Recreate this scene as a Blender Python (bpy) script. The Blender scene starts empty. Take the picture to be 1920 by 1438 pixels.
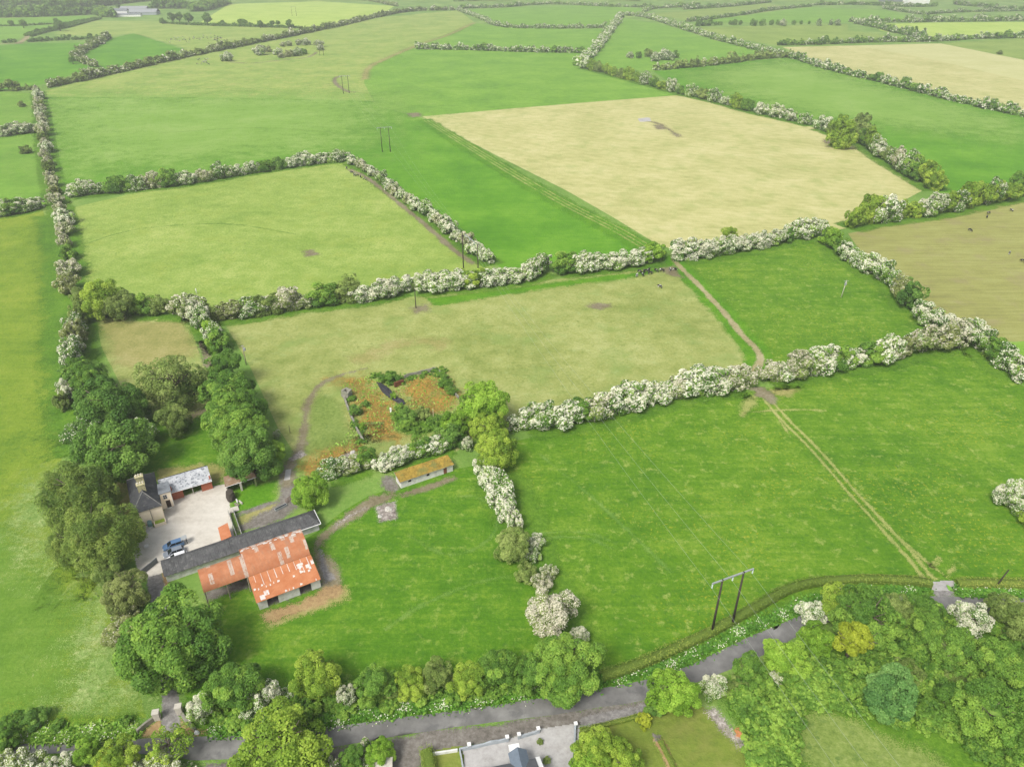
import bpy, math, random
import numpy as np
from mathutils import Vector, Matrix
from mathutils.geometry import tessellate_polygon

S = bpy.context.scene
COL = S.collection
R_ = math.radians
# ------------------------------------------------------------------ camera
FPX, HORIZON, CAMZ = 1364.0, -100.0, 114.0
TH = math.atan((719 - HORIZON) / FPX)
cd = bpy.data.cameras.new('camera'); cam = bpy.data.objects.new('camera', cd); COL.objects.link(cam)
cd.sensor_fit = 'HORIZONTAL'; cd.sensor_width = 36; cd.lens = FPX / 1920 * 36
cd.clip_start = 1; cd.clip_end = 40000
cam.location = (0, 0, CAMZ); cam.rotation_euler = (math.pi / 2 - TH, 0, 0)
S.camera = cam
# ------------------------------------------------------------------ light
SUN_EL, SUN_AZ = R_(50), R_(146)      # azimuth measured from +Y towards -X is positive here
w = bpy.data.worlds.new('World'); S.world = w; w.use_nodes = True
nt = w.node_tree; nt.nodes.clear()
sky = nt.nodes.new('ShaderNodeTexSky'); sky.sky_type = 'NISHITA'; sky.sun_disc = False
sky.sun_elevation = SUN_EL; sky.sun_rotation = -SUN_AZ
sky.air_density = 1.0; sky.dust_density = 4.0; sky.ozone_density = 1.0
bg = nt.nodes.new('ShaderNodeBackground'); bg.inputs[1].default_value = 0.12
ou = nt.nodes.new('ShaderNodeOutputWorld')
hs = nt.nodes.new('ShaderNodeHueSaturation'); hs.inputs['Saturation'].default_value = .4
nt.links.new(sky.outputs[0], hs.inputs['Color']); nt.links.new(hs.outputs[0], bg.inputs[0]); nt.links.new(bg.outputs[0], ou.inputs[0])
sl = bpy.data.lights.new('sun', 'SUN'); sl.energy = 1.9; sl.angle = R_(18); sl.color = (1, .965, .9)
so = bpy.data.objects.new('sun', sl); COL.objects.link(so)
sd = Vector((-math.sin(SUN_AZ) * math.cos(SUN_EL), math.cos(SUN_AZ) * math.cos(SUN_EL), math.sin(SUN_EL)))
so.rotation_euler = sd.to_track_quat('Z', 'Y').to_euler(); so.location = (0, 0, 300)
S.view_settings.view_transform = 'Standard'; S.view_settings.look = 'None'
S.view_settings.exposure = 0.76; S.view_settings.gamma = 1
S.cycles.use_denoising = True; S.cycles.denoiser = 'OPENIMAGEDENOISE'; S.cycles.denoising_prefilter = 'NONE'
S.cycles.max_bounces = 6; S.cycles.diffuse_bounces = 4; S.cycles.glossy_bounces = 2
S.cycles.transmission_bounces = 3; S.cycles.transparent_max_bounces = 16; S.cycles.volume_bounces = 0
# ------------------------------------------------------------------ ground point under a viewed direction
cT, sT = math.cos(TH), math.sin(TH)
def G(px, py, z=0.0):
    x = (px - 960) / FPX; y = (719 - py) / FPX
    t = (CAMZ - z) / (sT - y * cT)
    return Vector((x * t, (cT + y * sT) * t, z))
def depth(p): return p[1] * cT - (p[2] - CAMZ) * sT
def PX(px, py): return depth(G(px, py)) / FPX          # metres per photo pixel there
# ------------------------------------------------------------------ object helpers
def tag(o, label=None, cat=None, group=None, kind=None):
    if label: o['label'] = label
    if cat: o['category'] = cat
    if group: o['group'] = group
    if kind: o['kind'] = kind
    return o
def link(name, me, parent=None, loc=None):
    o = bpy.data.objects.new(name, me); COL.objects.link(o)
    if parent: o.parent = parent
    if loc is not None: o.location = loc
    return o
def thing(name, label, cat, loc=(0, 0, 0), rz=0, group=None):
    o = link(name, None); o.location = loc; o.rotation_euler = (0, 0, rz); o.empty_display_size = .5
    return tag(o, label, cat, group)
def npmesh(name, V, Fq, mats, tint=None, midx=None, tris=None, smooth=False):
    """mesh from numpy: V (n,3), Fq (m,4) quads, tris (k,3)"""
    me = bpy.data.meshes.new(name)
    V = np.asarray(V, np.float32)
    nq = 0 if Fq is None else len(Fq); ntr = 0 if tris is None else len(tris)
    me.vertices.add(len(V)); me.vertices.foreach_set('co', V.ravel())
    idx = []
    if nq: idx.append(np.asarray(Fq, np.int32).ravel())
    if ntr: idx.append(np.asarray(tris, np.int32).ravel())
    idx = np.concatenate(idx)
    me.loops.add(len(idx)); me.loops.foreach_set('vertex_index', idx)
    tot = np.concatenate([np.full(nq, 4, np.int32), np.full(ntr, 3, np.int32)])
    me.polygons.add(nq + ntr)
    me.polygons.foreach_set('loop_start', np.concatenate([[0], np.cumsum(tot)[:-1]]).astype(np.int32))
    me.polygons.foreach_set('loop_total', tot)
    if midx is not None: me.polygons.foreach_set('material_index', np.asarray(midx, np.int32))
    if smooth: me.polygons.foreach_set('use_smooth', np.ones(nq + ntr, bool))
    if tint is not None:
        a = me.attributes.new('tint', 'FLOAT', 'FACE'); a.data.foreach_set('value', np.asarray(tint, np.float32))
    for m in (mats if isinstance(mats, (list, tuple)) else [mats]): me.materials.append(m)
    me.update(); me.validate()
    return me
class MB:
    """collects boxes, quads and tubes into one mesh"""
    def __init__(s): s.v = []; s.f = []; s.m = []
    def poly(s, pts, m=0):
        n = len(s.v); s.v += [tuple(p) for p in pts]; s.f.append(list(range(n, n + len(pts)))); s.m.append(m); return s
    def box(s, x0, x1, y0, y1, z0, z1, m=0):
        p = [(x0, y0, z0), (x1, y0, z0), (x1, y1, z0), (x0, y1, z0), (x0, y0, z1), (x1, y0, z1), (x1, y1, z1), (x0, y1, z1)]
        n = len(s.v); s.v += p
        for f in ((0, 3, 2, 1), (4, 5, 6, 7), (0, 1, 5, 4), (1, 2, 6, 5), (2, 3, 7, 6), (3, 0, 4, 7)):
            s.f.append([n + i for i in f]); s.m.append(m)
        return s
    def slab(s, pts, t, m=0):
        """thick polygon: top pts, thickness t straight down"""
        n = len(s.v); k = len(pts)
        s.v += [tuple(p) for p in pts] + [(p[0], p[1], p[2] - t) for p in pts]
        s.f.append([n + i for i in range(k)]); s.f.append([n + k + i for i in reversed(range(k))])
        for i in range(k):
            j = (i + 1) % k; s.f.append([n + j, n + i, n + k + i, n + k + j])
        s.m += [m] * (k + 2)
        return s
    def tube(s, pts, rad, seg=6, m=0, cap=True):
        pts = [Vector(p) for p in pts]; rad = rad if isinstance(rad, (list, tuple)) else [rad] * len(pts)
        n0 = len(s.v)
        for i, p in enumerate(pts):
            d = (pts[min(i + 1, len(pts) - 1)] - pts[max(i - 1, 0)]).normalized()
            a = d.orthogonal().normalized() if abs(d.z) < .999 else Vector((1, 0, 0)); b = d.cross(a)
            for k in range(seg):
                t = 2 * math.pi * k / seg; s.v.append(tuple(p + (a * math.cos(t) + b * math.sin(t)) * rad[i]))
        for i in range(len(pts) - 1):
            for k in range(seg):
                k2 = (k + 1) % seg
                s.f.append([n0 + i * seg + k, n0 + i * seg + k2, n0 + (i + 1) * seg + k2, n0 + (i + 1) * seg + k]); s.m.append(m)
        if cap:
            s.f.append([n0 + k for k in reversed(range(seg))]); s.m.append(m)
            e = n0 + (len(pts) - 1) * seg; s.f.append([e + k for k in range(seg)]); s.m.append(m)
        return s
    def mesh(s, name, mats, smooth=False):
        me = bpy.data.meshes.new(name); me.from_pydata(s.v, [], s.f)
        for m in (mats if isinstance(mats, (list, tuple)) else [mats]): me.materials.append(m)
        me.polygons.foreach_set('material_index', s.m)
        if smooth: me.polygons.foreach_set('use_smooth', [True] * len(me.polygons))
        me.update(); return me
    def build(s, name, mats, parent=None, loc=None, smooth=False, bevel=0):
        o = link(name, s.mesh(name, mats, smooth), parent, loc)
        if bevel:
            b = o.modifiers.new('bevel', 'BEVEL'); b.width = bevel; b.segments = 2; b.limit_method = 'ANGLE'
        return o
# ------------------------------------------------------------------ materials
class NB:
    def __init__(s, name):
        s.m = bpy.data.materials.new(name); s.m.use_nodes = True
        s.t = s.m.node_tree; s.t.nodes.clear()
        s.out = s.n('ShaderNodeOutputMaterial')
        s.geo = s.n('ShaderNodeNewGeometry')
    def n(s, t, **k):
        x = s.t.nodes.new(t)
        for a, b in k.items(): setattr(x, a, b)
        return x
    def l(s, a, b): s.t.links.new(a, b)
    def put(s, sock, v):
        if hasattr(v, 'is_linked') or isinstance(v, bpy.types.NodeSocket): s.l(v, sock)
        else:
            if isinstance(v, (tuple, list)) and len(v) == 3 and sock.type == 'RGBA': v = (*v, 1)
            sock.default_value = v
    def math(s, op, a, b=0.5, c=None, clamp=False):
        x = s.n('ShaderNodeMath', operation=op, use_clamp=clamp); s.put(x.inputs[0], a); s.put(x.inputs[1], b)
        if c is not None: s.put(x.inputs[2], c)
        return x.outputs[0]
    def mapv(s, vec, scale=(1, 1, 1), rz=0, loc=(0, 0, 0)):
        x = s.n('ShaderNodeMapping'); s.l(vec, x.inputs[0]); x.inputs[1].default_value = loc
        x.inputs[2].default_value = (0, 0, rz); x.inputs[3].default_value = scale; return x.outputs[0]
    def noise(s, vec, scale, detail=2, rough=.55):
        x = s.n('ShaderNodeTexNoise'); s.l(vec, x.inputs['Vector']); x.inputs['Scale'].default_value = scale
        x.inputs['Detail'].default_value = detail; x.inputs['Roughness'].default_value = rough; return x.outputs[0]
    def ramp(s, f, stops):
        x = s.n('ShaderNodeValToRGB'); s.put(x.inputs[0], f); e = x.color_ramp.elements
        while len(e) < len(stops): e.new(.5)
        for i, (p, c) in enumerate(stops):
            e[i].position = p; e[i].color = (*c, 1) if len(c) == 3 else c
        return x.outputs[0]
    def mix(s, f, a, b, mode='MIX'):
        x = s.n('ShaderNodeMix', data_type='RGBA', blend_type=mode); s.put(x.inputs[0], f); s.put(x.inputs[6], a); s.put(x.inputs[7], b); return x.outputs[2]
    def thr(s, f, lo, hi):
        x = s.n('ShaderNodeMapRange'); s.put(x.inputs[0], f); x.inputs[1].default_value = lo; x.inputs[2].default_value = hi; x.clamp = True; return x.outputs[0]
    def pbr(s, col, rough=.85, spec=.25, metal=0, bump=None, bd=.1, bs=.6):
        b = s.n('ShaderNodeBsdfPrincipled'); s.put(b.inputs['Base Color'], col); s.put(b.inputs['Roughness'], rough)
        b.inputs['Specular IOR Level'].default_value = spec; b.inputs['Metallic'].default_value = metal
        if bump is not None:
            x = s.n('ShaderNodeBump'); s.l(bump, x.inputs['Height']); x.inputs['Distance'].default_value = bd; x.inputs['Strength'].default_value = bs
            s.l(x.outputs[0], b.inputs['Normal'])
        return b.outputs[0]
    def fin(s, sh): s.l(sh, s.out.inputs[0]); return s.m
    def feather(s, sh, lo=-.09, hi=.09, namp=3.0, ns=.5):
        a = s.n('ShaderNodeAttribute', attribute_name='edge'); p = s.geo.outputs['Position']
        n = s.math('ADD', s.noise(p, ns, 5, .7), s.math('MULTIPLY', s.noise(p, ns * .22, 2), .8)); n = s.math('MULTIPLY_ADD', s.math('SUBTRACT', s.noise(p, 4.5, 2, .6), .5), 1.5, n)
        e = s.math('ADD', a.outputs['Fac'], s.math('MULTIPLY', s.math('SUBTRACT', n, .9), namp))
        t = s.n('ShaderNodeBsdfTransparent'); mx = s.n('ShaderNodeMixShader')
        s.l(s.thr(e, lo, hi), mx.inputs[0]); s.l(t.outputs[0], mx.inputs[1]); s.l(sh, mx.inputs[2]); return mx.outputs[0]
def ground_mat(name, dark, mid, light, big=.35, med=.35, fine=.3, streak=0, ang=0, speck=None, samt=.0, spx=None, spamt=0, soft=False, broken=False, tuft=None, tamt=.6, bd=.25, blot=None, bamt=0, lines=0, lper=6.0, k=None):
    if k: dark, mid, light = (tuple(min(.8, x * y) for x, y in zip(c, k)) for c in (dark, mid, light)); blot = blot and tuple(x * y for x, y in zip(blot, k)); spx = spx and tuple(x * y for x, y in zip(spx, k))
    fine *= 1.6; b = NB(name); p = b.geo.outputs['Position']
    f = b.math('MULTIPLY', b.noise(p, 1 / 38, 3), big)
    f = b.math('MULTIPLY_ADD', b.noise(p, 1 / 6.5, 4, .6), med, f)
    n3 = b.noise(p, 1 / .9, 4, .75)
    f = b.math('MULTIPLY_ADD', n3, fine, f)
    tot = big + med + fine
    if streak:
        ns = b.noise(b.mapv(p, (1 / 26, 1 / 1.5, 1), -ang), 1, 4, .6)
        f = b.math('MULTIPLY_ADD', ns, streak, f); tot += streak
    if lines:
        u = b.mapv(p, (1, 1, 1), -ang); sx = b.n('ShaderNodeSeparateXYZ'); b.l(u, sx.inputs[0])
        wv = b.math('SINE', b.math('MULTIPLY', b.math('MULTIPLY_ADD', b.noise(p, .05, 2), 4.0, sx.outputs[1]), 2 * math.pi / lper))
        f = b.math('MULTIPLY_ADD', wv, lines, f)
    f = b.math('DIVIDE', f, tot)
    col = b.ramp(f, [(.39, dark), (.5, mid), (.61, light)])
    if blot: col = b.mix(b.math('MULTIPLY', b.thr(b.noise(p, 1 / 14, 5, .65), .52, .66), bamt), col, blot)
    if tuft:
        tk = b.math('MULTIPLY', b.thr(b.noise(p, 1 / 2.0, 4, .7), .57, .64), b.thr(b.noise(b.mapv(p, (1, 1, 1), 0, (37, 11, 0)), 1 / 24, 3), .40, .58))
        col = b.mix(b.math('MULTIPLY', tk, tamt), col, tuft)
    if speck:
        k = b.math('MULTIPLY', b.thr(b.noise(p, 1 / .8, 3, .7), .56, .68), b.thr(b.noise(p, 1 / 30, 3), .48, .6))
        col = b.mix(b.math('MULTIPLY', k, samt), col, speck)
    if spx: col = b.mix(b.math('MULTIPLY', b.thr(b.noise(p, 1 / 2.8, 5, .75), .55, .70), spamt), col, spx)
    sh = b.pbr(col, .9, .15, bump=b.math('ADD', n3, b.noise(p, 1 / 3.2, 3, .6)), bd=bd, bs=.7)
    return b.fin(b.feather(sh, -.09, .09, 4.8, .3) if broken else b.feather(sh) if soft else sh)
def leaf_mat(name, c0, c1, c2, transl=.42, k=(1.98, 2.0, 1.5)):
    k = k if isinstance(k, tuple) else (k,) * 3; c0, c1, c2 = (tuple(min(.88, x * y) for x, y in zip(c, k)) for c in (c0, c1, c2))
    b = NB(name); a = b.n('ShaderNodeAttribute', attribute_name='tint'); oi = b.n('ShaderNodeObjectInfo')
    f = b.math('MULTIPLY_ADD', b.math('SUBTRACT', oi.outputs['Random'], .5), .30, a.outputs['Fac'])
    col = b.ramp(f, [(.08, c0), (.5, c1), (.92, c2)])
    sh = b.pbr(col, .6, .25); t = b.n('ShaderNodeBsdfTranslucent'); b.l(col, t.inputs[0])
    mx = b.n('ShaderNodeMixShader'); mx.inputs[0].default_value = transl; b.l(sh, mx.inputs[1]); b.l(t.outputs[0], mx.inputs[2])
    return b.fin(mx.outputs[0])
def plain(name, col, rough=.8, var=.25, scale=1.5, spec=.3, metal=0, bd=.02, dirt=None, damt=.5, dscale=.6):
    b = NB(name); tc = b.n('ShaderNodeTexCoord'); p = tc.outputs['Object']
    n = b.noise(p, scale, 5, .65)
    c = b.ramp(n, [(.3, tuple(x * (1 - var) for x in col)), (.5, col), (.7, tuple(min(1, x * (1 + var * .6)) for x in col))])
    if dirt: c = b.mix(b.math('MULTIPLY', b.thr(b.noise(p, dscale, 5, .7), .5, .65), damt), c, dirt)
    return b.fin(b.pbr(c, rough, spec, metal, bump=n, bd=bd))
def corrugated(name, col, col2, per=.3, patch=None, pamt=0, axis=0, stain=None, rough=.75, spots=None, sscale=2.2, slo=.52, shi=.6, cell=(1.0, 2.6), pth=.8):
    """sheet roofing: ridges run along local Y (axis 0), sheets as cells, patches of bare metal"""
    b = NB(name); p = b.n('ShaderNodeTexCoord').outputs['Object']; sx = b.n('ShaderNodeSeparateXYZ'); b.l(p, sx.inputs[0])
    u, v = (sx.outputs[0], sx.outputs[1]) if axis == 0 else (sx.outputs[1], sx.outputs[0])
    n = b.noise(p, .7, 5, .65)
    c = b.ramp(n, [(.32, col), (.66, col2)])
    cu = b.math('FLOOR', b.math('DIVIDE', u, cell[0])); cv = b.math('FLOOR', b.math('ADD', b.math('DIVIDE', v, cell[1]), b.math('MULTIPLY', cu, .37)))
    cx = b.n('ShaderNodeCombineXYZ'); b.l(cu, cx.inputs[0]); b.l(cv, cx.inputs[1])
    wn = b.n('ShaderNodeTexWhiteNoise'); b.l(cx.outputs[0], wn.inputs['Vector'])
    c = b.mix(b.math('MULTIPLY', b.math('SUBTRACT', wn.outputs[0], .5), .35, clamp=True), c, col)
    if patch:
        k = b.math('MULTIPLY', b.math('GREATER_THAN', wn.outputs[0], pth), b.thr(b.noise(p, 2.6, 4, .7), .36, .46))
        c = b.mix(b.math('MULTIPLY', k, pamt), c, patch)
    if spots: c = b.mix(b.thr(b.noise(p, sscale, 4, .7), slo, shi), c, spots)
    if stain:
        sn = b.noise(b.mapv(p, (2.2, .25, 1) if axis == 0 else (.25, 2.2, 1)), 1, 4, .7)
        c = b.mix(b.thr(sn, .5, .7), c, stain)
    wv = b.math('SINE', b.math('MULTIPLY', u, 2 * math.pi / per))
    return b.fin(b.pbr(c, rough, .3, bump=wv, bd=.03, bs=.5))

# ground covers (linear base colours)
M = {}
M['base'] = ground_mat('far_pasture', (.07, .15, .028), (.10, .20, .04), (.16, .25, .07), big=.6, med=.2, fine=.2, k=(1.4, 1.25, 1.1))
M['lush'] = ground_mat('lush_grass', (.036, .135, .008), (.062, .19, .012), (.125, .265, .03), big=.25, med=.45, fine=.35, streak=.35, ang=.5, speck=(.33, .32, .02), samt=.12, spx=(.21, .34, .10), spamt=.7, k=(1.2, 0.96, .7), tuft=(0.045, 0.13, 0.012))
M['meadow'] = ground_mat('buttercup_meadow', (.038, .14, .009), (.072, .20, .013), (.135, .275, .035), big=.35, med=.45, fine=.3, streak=.28, ang=.75, speck=(.38, .35, .03), samt=.6, spx=(.24, .36, .12), spamt=.8, k=(1.2, 0.96, .7), tuft=(0.045, 0.135, 0.012))
M['left'] = ground_mat('left_meadow', (.055, .16, .011), (.095, .22, .016), (.14, .26, .03), big=.5, med=.35, fine=.3, streak=.15, ang=1.2, spx=(.15, .29, .05), spamt=.2, k=(1.65, 1.08, 1.25), tuft=(0.07, 0.155, 0.02))
M['leftlow'] = ground_mat('left_meadow_green', (.07, .16, .012), (.105, .205, .02), (.155, .25, .035), big=.5, med=.4, fine=.35, streak=.25, ang=1.2, soft=True, spx=(.2, .3, .08), spamt=.4)
M['pale'] = ground_mat('grazed_paddock', (.11, .21, .03), (.165, .27, .05), (.25, .34, .095), big=.4, med=.4, fine=.45, spx=(.30, .38, .15), spamt=.3, blot=(.19, .27, .045), bamt=.4, k=(1.3, 1.13, 1.1), tuft=(0.1, 0.19, 0.03))
M['upper'] = ground_mat('silage_grass', (.052, .18, .009), (.08, .235, .014), (.125, .29, .03), big=.55, med=.3, fine=.2, streak=.2, ang=.1, spx=(.16, .31, .06), spamt=.15, k=(1.1, 1.0, 0.7), tuft=(0.06, 0.18, 0.012))
M['upperfar'] = ground_mat('silage_grass_sheen', (.135, .26, .03), (.17, .30, .045), (.22, .335, .075), big=.55, med=.3, fine=.2, streak=.3, ang=.1, soft=True)  # paler distant grass, with grazing-angle sheen and haze painted into the colour
M['rough'] = ground_mat('rough_pasture', (.10, .20, .035), (.155, .255, .055), (.22, .30, .085), big=.6, med=.4, fine=.2, streak=.3, ang=.15, blot=(.25, .29, .10), bamt=.5, k=(1.4, 1.2, 1.1), tuft=(0.1, 0.2, 0.035))
M['mid'] = ground_mat('mid_pasture', (.07, .18, .022), (.105, .23, .03), (.15, .28, .05), big=.5, med=.4, fine=.25, streak=.2, ang=.2, spx=(.22, .31, .11), spamt=.3, k=(1.28, 1.2, 0.85), tuft=(0.08, 0.19, 0.03))
M['tan'] = ground_mat('cut_meadow', (.25, .26, .075), (.36, .35, .125), (.44, .41, .18), big=.4, med=.35, fine=.25, streak=.35, ang=2.45, blot=(.21, .26, .06), bamt=.5, spx=(.19, .23, .06), spamt=.15, lines=.02, lper=7, k=(1.13, 1.13, 1.3))
M['olive'] = ground_mat('grazed_tan', (.15, .19, .035), (.235, .26, .065), (.32, .33, .11), big=.45, med=.45, fine=.3, blot=(.165, .235, .05), bamt=.6, spx=(.28, .35, .13), spamt=.4, k=(1.08, 1.11, 1.25), tuft=(0.13, 0.18, 0.035))
M['brown'] = ground_mat('reseeded_field', (.21, .20, .06), (.28, .27, .075), (.33, .32, .11), big=.4, med=.25, fine=.2, streak=.6, ang=.38, blot=(.27, .21, .11), bamt=.5, lines=.02, lper=9, k=(0.9, 0.96, 1.0))
M['paletan'] = ground_mat('pale_cut_strip', (.36, .37, .14), (.42, .42, .185), (.47, .46, .23), big=.4, med=.35, fine=.25, streak=.35, ang=2.6)
M['lime'] = ground_mat('lime_field', (.22, .33, .05), (.29, .39, .07), (.34, .42, .10), big=.5, med=.3, fine=.2, k=(1.1, 1.1, 1.1))
M['dull'] = ground_mat('dull_pasture', (.11, .19, .04), (.15, .235, .055), (.19, .27, .075), big=.5, med=.3, fine=.2, k=(1.25, 1.15, 0.9))
M['verge'] = ground_mat('rank_grass', (.035, .115, .012), (.062, .17, .018), (.10, .23, .03), med=.5, fine=.5, soft=True, spx=(.13, .22, .05), spamt=.3, k=(1.3, 1.05, 0.7))
M['lushsoft'] = ground_mat('deep_grass', (.04, .15, .008), (.065, .21, .012), (.11, .27, .03), med=.5, fine=.45, soft=True, k=(1.15, 0.97, 0.55))
M['tall'] = ground_mat('seeding_grass', (.09, .19, .03), (.17, .27, .08), (.30, .37, .17), med=.5, fine=.5, soft=True, bd=.5, k=(1.2, 1.1, 1.0))
M['worn'] = ground_mat('worn_grass', (.17, .19, .05), (.26, .25, .08), (.34, .31, .13), soft=True)
M['midsoft'] = ground_mat('weedy_grass', (.11, .17, .03), (.17, .235, .05), (.25, .30, .09), fine=.5, soft=True, spx=(.06, .13, .03), spamt=.5, tuft=(0.07, 0.14, 0.03))
M['mud'] = ground_mat('mud', (.13, .11, .06), (.19, .165, .10), (.26, .235, .16), soft=True)
M['track'] = ground_mat('track_stone', (.20, .18, .085), (.28, .25, .125), (.36, .325, .19), soft=True)
M['trackg'] = ground_mat('wheel_mark', (.20, .24, .06), (.28, .30, .09), (.35, .35, .13), soft=True)
M['moss'] = ground_mat('orange_moss', (.14, .11, .03), (.27, .165, .035), (.38, .23, .05), big=.3, med=.6, fine=.6, soft=True, spx=(.12, .16, .035), spamt=.7, blot=(.19, .20, .05), bamt=.75, broken=True)
M['rubble'] = ground_mat('rubble', (.12, .10, .085), (.26, .23, .20), (.52, .48, .44), med=.6, fine=.7, soft=True)
M['orange'] = ground_mat('orange_soil', (.28, .13, .05), (.5, .2, .08), (.55, .3, .15), soft=True)
M['leaflitter'] = ground_mat('dry_verge', (.20, .13, .06), (.31, .21, .10), (.38, .30, .14), soft=True)
M['gravel'] = ground_mat('gravel', (.13, .125, .115), (.20, .19, .18), (.30, .285, .27), fine=.6, soft=True, bd=.05)
M['darkgravel'] = ground_mat('dark_gravel', (.10, .09, .075), (.16, .145, .125), (.23, .215, .19), fine=.6, soft=True, bd=.05)
M['faint'] = ground_mat('faint_wheel_mark', (.07, .17, .02), (.115, .22, .03), (.17, .27, .055), soft=True)
M['lawn'] = ground_mat('garden_lawn', (.10, .145, .022), (.15, .20, .03), (.23, .25, .06), big=.5, med=.5, fine=.3, streak=.3, ang=2.2, blot=(.25, .23, .07), bamt=.5)
def asphalt():
    b = NB('asphalt'); p = b.geo.outputs['Position']
    a = b.n('ShaderNodeAttribute', attribute_name='edge')
    n = b.noise(p, 1 / 5, 5, .65); c = b.ramp(n, [(.3, (.095, .094, .089)), (.5, (.15, .147, .14)), (.7, (.22, .217, .205))])
    c = b.mix(b.math('MULTIPLY', b.thr(b.noise(p, .22, 4, .7), .55, .62), .5), c, (.085, .085, .085))
    return b.fin(b.pbr(c, .8, .3, bump=b.noise(p, 6, 2), bd=.01))
M['asphalt'] = asphalt()
M['concrete'] = ground_mat('yard_concrete', (.37, .34, .29), (.485, .455, .395), (.56, .53, .47), big=.4, med=.4, fine=.25, streak=.3, ang=.52, bd=.01, blot=(.30, .265, .22), bamt=.6)
M['pavement'] = ground_mat('grey_concrete', (.27, .26, .245), (.36, .35, .335), (.43, .42, .405), big=.3, med=.4, fine=.3, bd=.01, blot=(.25, .22, .19), bamt=.4)
# foliage
L = {}
L['G'] = leaf_mat('leaf_green', (.045, .102, .018), (.09, .17, .03), (.165, .25, .05))
L['D'] = leaf_mat('leaf_dark', (.042, .095, .02), (.082, .155, .032), (.135, .22, .052))
L['B'] = leaf_mat('leaf_bright', (.068, .135, .015), (.122, .215, .025), (.195, .29, .05))
L['Y'] = leaf_mat('leaf_yellow_green', (.088, .15, .02), (.148, .22, .032), (.235, .295, .055))
L['X'] = leaf_mat('leaf_golden', (.17, .20, .018), (.24, .265, .03), (.32, .33, .05), k=(1.75, 1.85, 1.4))
L['O'] = leaf_mat('leaf_olive', (.07, .108, .028), (.125, .17, .052), (.20, .245, .095))
L['N'] = leaf_mat('leaf_brown_olive', (.088, .11, .04), (.145, .172, .066), (.215, .235, .11))
L['T'] = leaf_mat('leaf_blue_green', (.045, .11, .035), (.08, .165, .052), (.14, .24, .085))
L['E'] = leaf_mat('leaf_evergreen', (.058, .10, .024), (.118, .17, .042), (.205, .25, .075))
L['W'] = leaf_mat('blossom_white', (.42, .42, .29), (.57, .57, .43), (.72, .71, .58), .3, 1.25)
L['P'] = leaf_mat('blossom_fading', (.36, .345, .24), (.48, .46, .34), (.61, .585, .46), .3, 1.25)
L['bark'] = plain('bark', (.11, .09, .065), .9, .4, 2.5)
L['grass'] = leaf_mat('grass_blades', (.06, .13, .018), (.11, .20, .03), (.20, .27, .07), .2)
L['dgrass'] = leaf_mat('rank_blades', (.035, .095, .014), (.06, .145, .02), (.11, .20, .035), .2)
L['hedgeleaf'] = leaf_mat('trimmed_hedge_leaf', (.07, .11, .022), (.12, .165, .035), (.20, .22, .06))
# ------------------------------------------------------------------ ground sheets
def w2(pts): return [G(*p)[:2] for p in pts]
def smooth_line(P, step):
    P = [np.array(p[:2], float) for p in P]; out = []
    Q = [2 * P[0] - P[1]] + P + [2 * P[-1] - P[-2]]
    for i in range(1, len(Q) - 2):
        n = max(1, int(np.linalg.norm(Q[i + 1] - Q[i]) / step))
        for k in range(n):
            t = k / n; a, b, c, d = Q[i - 1], Q[i], Q[i + 1], Q[i + 2]
            out.append(.5 * (2 * b + (c - a) * t + (2 * a - 5 * b + 4 * c - d) * t * t + (3 * b - a - 3 * c + d) * t ** 3))
    out.append(P[-1]); return np.array(out)
def field(name, pts, mat, z):
    z *= .35; P = w2(pts); P3 = [Vector((p[0], p[1], z)) for p in P]
    tr = tessellate_polygon([P3])
    me = bpy.data.meshes.new(name); me.from_pydata([tuple(p) for p in P3], [], [tuple(t) for t in tr]); me.materials.append(M[mat])
    for f in me.polygons:
        if f.normal.z < 0: f.flip()
    me.update()
    return tag(link(name, me), kind='structure')
def sdf(X, Y, P):
    P = np.array(P); n = len(P); d = np.full(X.shape, 1e18); ins = np.zeros(X.shape, bool)
    for i in range(n):
        a, b = P[i], P[(i + 1) % n]; e = b - a
        t = np.clip(((X - a[0]) * e[0] + (Y - a[1]) * e[1]) / max(e @ e, 1e-9), 0, 1)
        d = np.minimum(d, (X - a[0] - e[0] * t) ** 2 + (Y - a[1] - e[1] * t) ** 2)
        c = (a[1] > Y) != (b[1] > Y)
        with np.errstate(divide='ignore', invalid='ignore'):
            xx = e[0] * (Y - a[1]) / (e[1] if e[1] else 1e-12) + a[0]
        ins ^= c & (X < xx)
    return np.where(ins, 1, -1) * np.sqrt(d)
def edge_mesh(name, V, Fq, e, mat, z):
    z *= .35
    me = npmesh(name, np.c_[V, np.full(len(V), z)], Fq, M[mat])
    a = me.attributes.new('edge', 'FLOAT', 'POINT'); a.data.foreach_set('value', np.asarray(e, np.float32))
    return tag(link(name, me), kind='structure')
def patch(name, pts, mat, z, feather=1.5, world=False):
    """soft edged cover over a polygon: attribute 'edge' runs from -1 outside to +1 inside"""
    P = np.array(pts if world else w2(pts)); lo, hi = P.min(0) - feather * 1.6, P.max(0) + feather * 1.6
    c = max((hi - lo).max() / 200, feather * .7)
    xs = np.arange(lo[0], hi[0] + c, c); ys = np.arange(lo[1], hi[1] + c, c)
    X, Y = np.meshgrid(xs, ys); s = sdf(X, Y, P) / feather
    nx = len(xs); I = np.arange(X.size).reshape(X.shape)
    q = np.stack([I[:-1, :-1], I[:-1, 1:], I[1:, 1:], I[1:, :-1]], -1).reshape(-1, 4)
    q = q[(s.ravel()[q] > -1.5).any(1)]
    u, inv = np.unique(q, return_inverse=True)
    return edge_mesh(name, np.c_[X.ravel()[u], Y.ravel()[u]], inv.reshape(-1, 4), np.clip(s.ravel()[u], -2, 2), mat, z)
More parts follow.
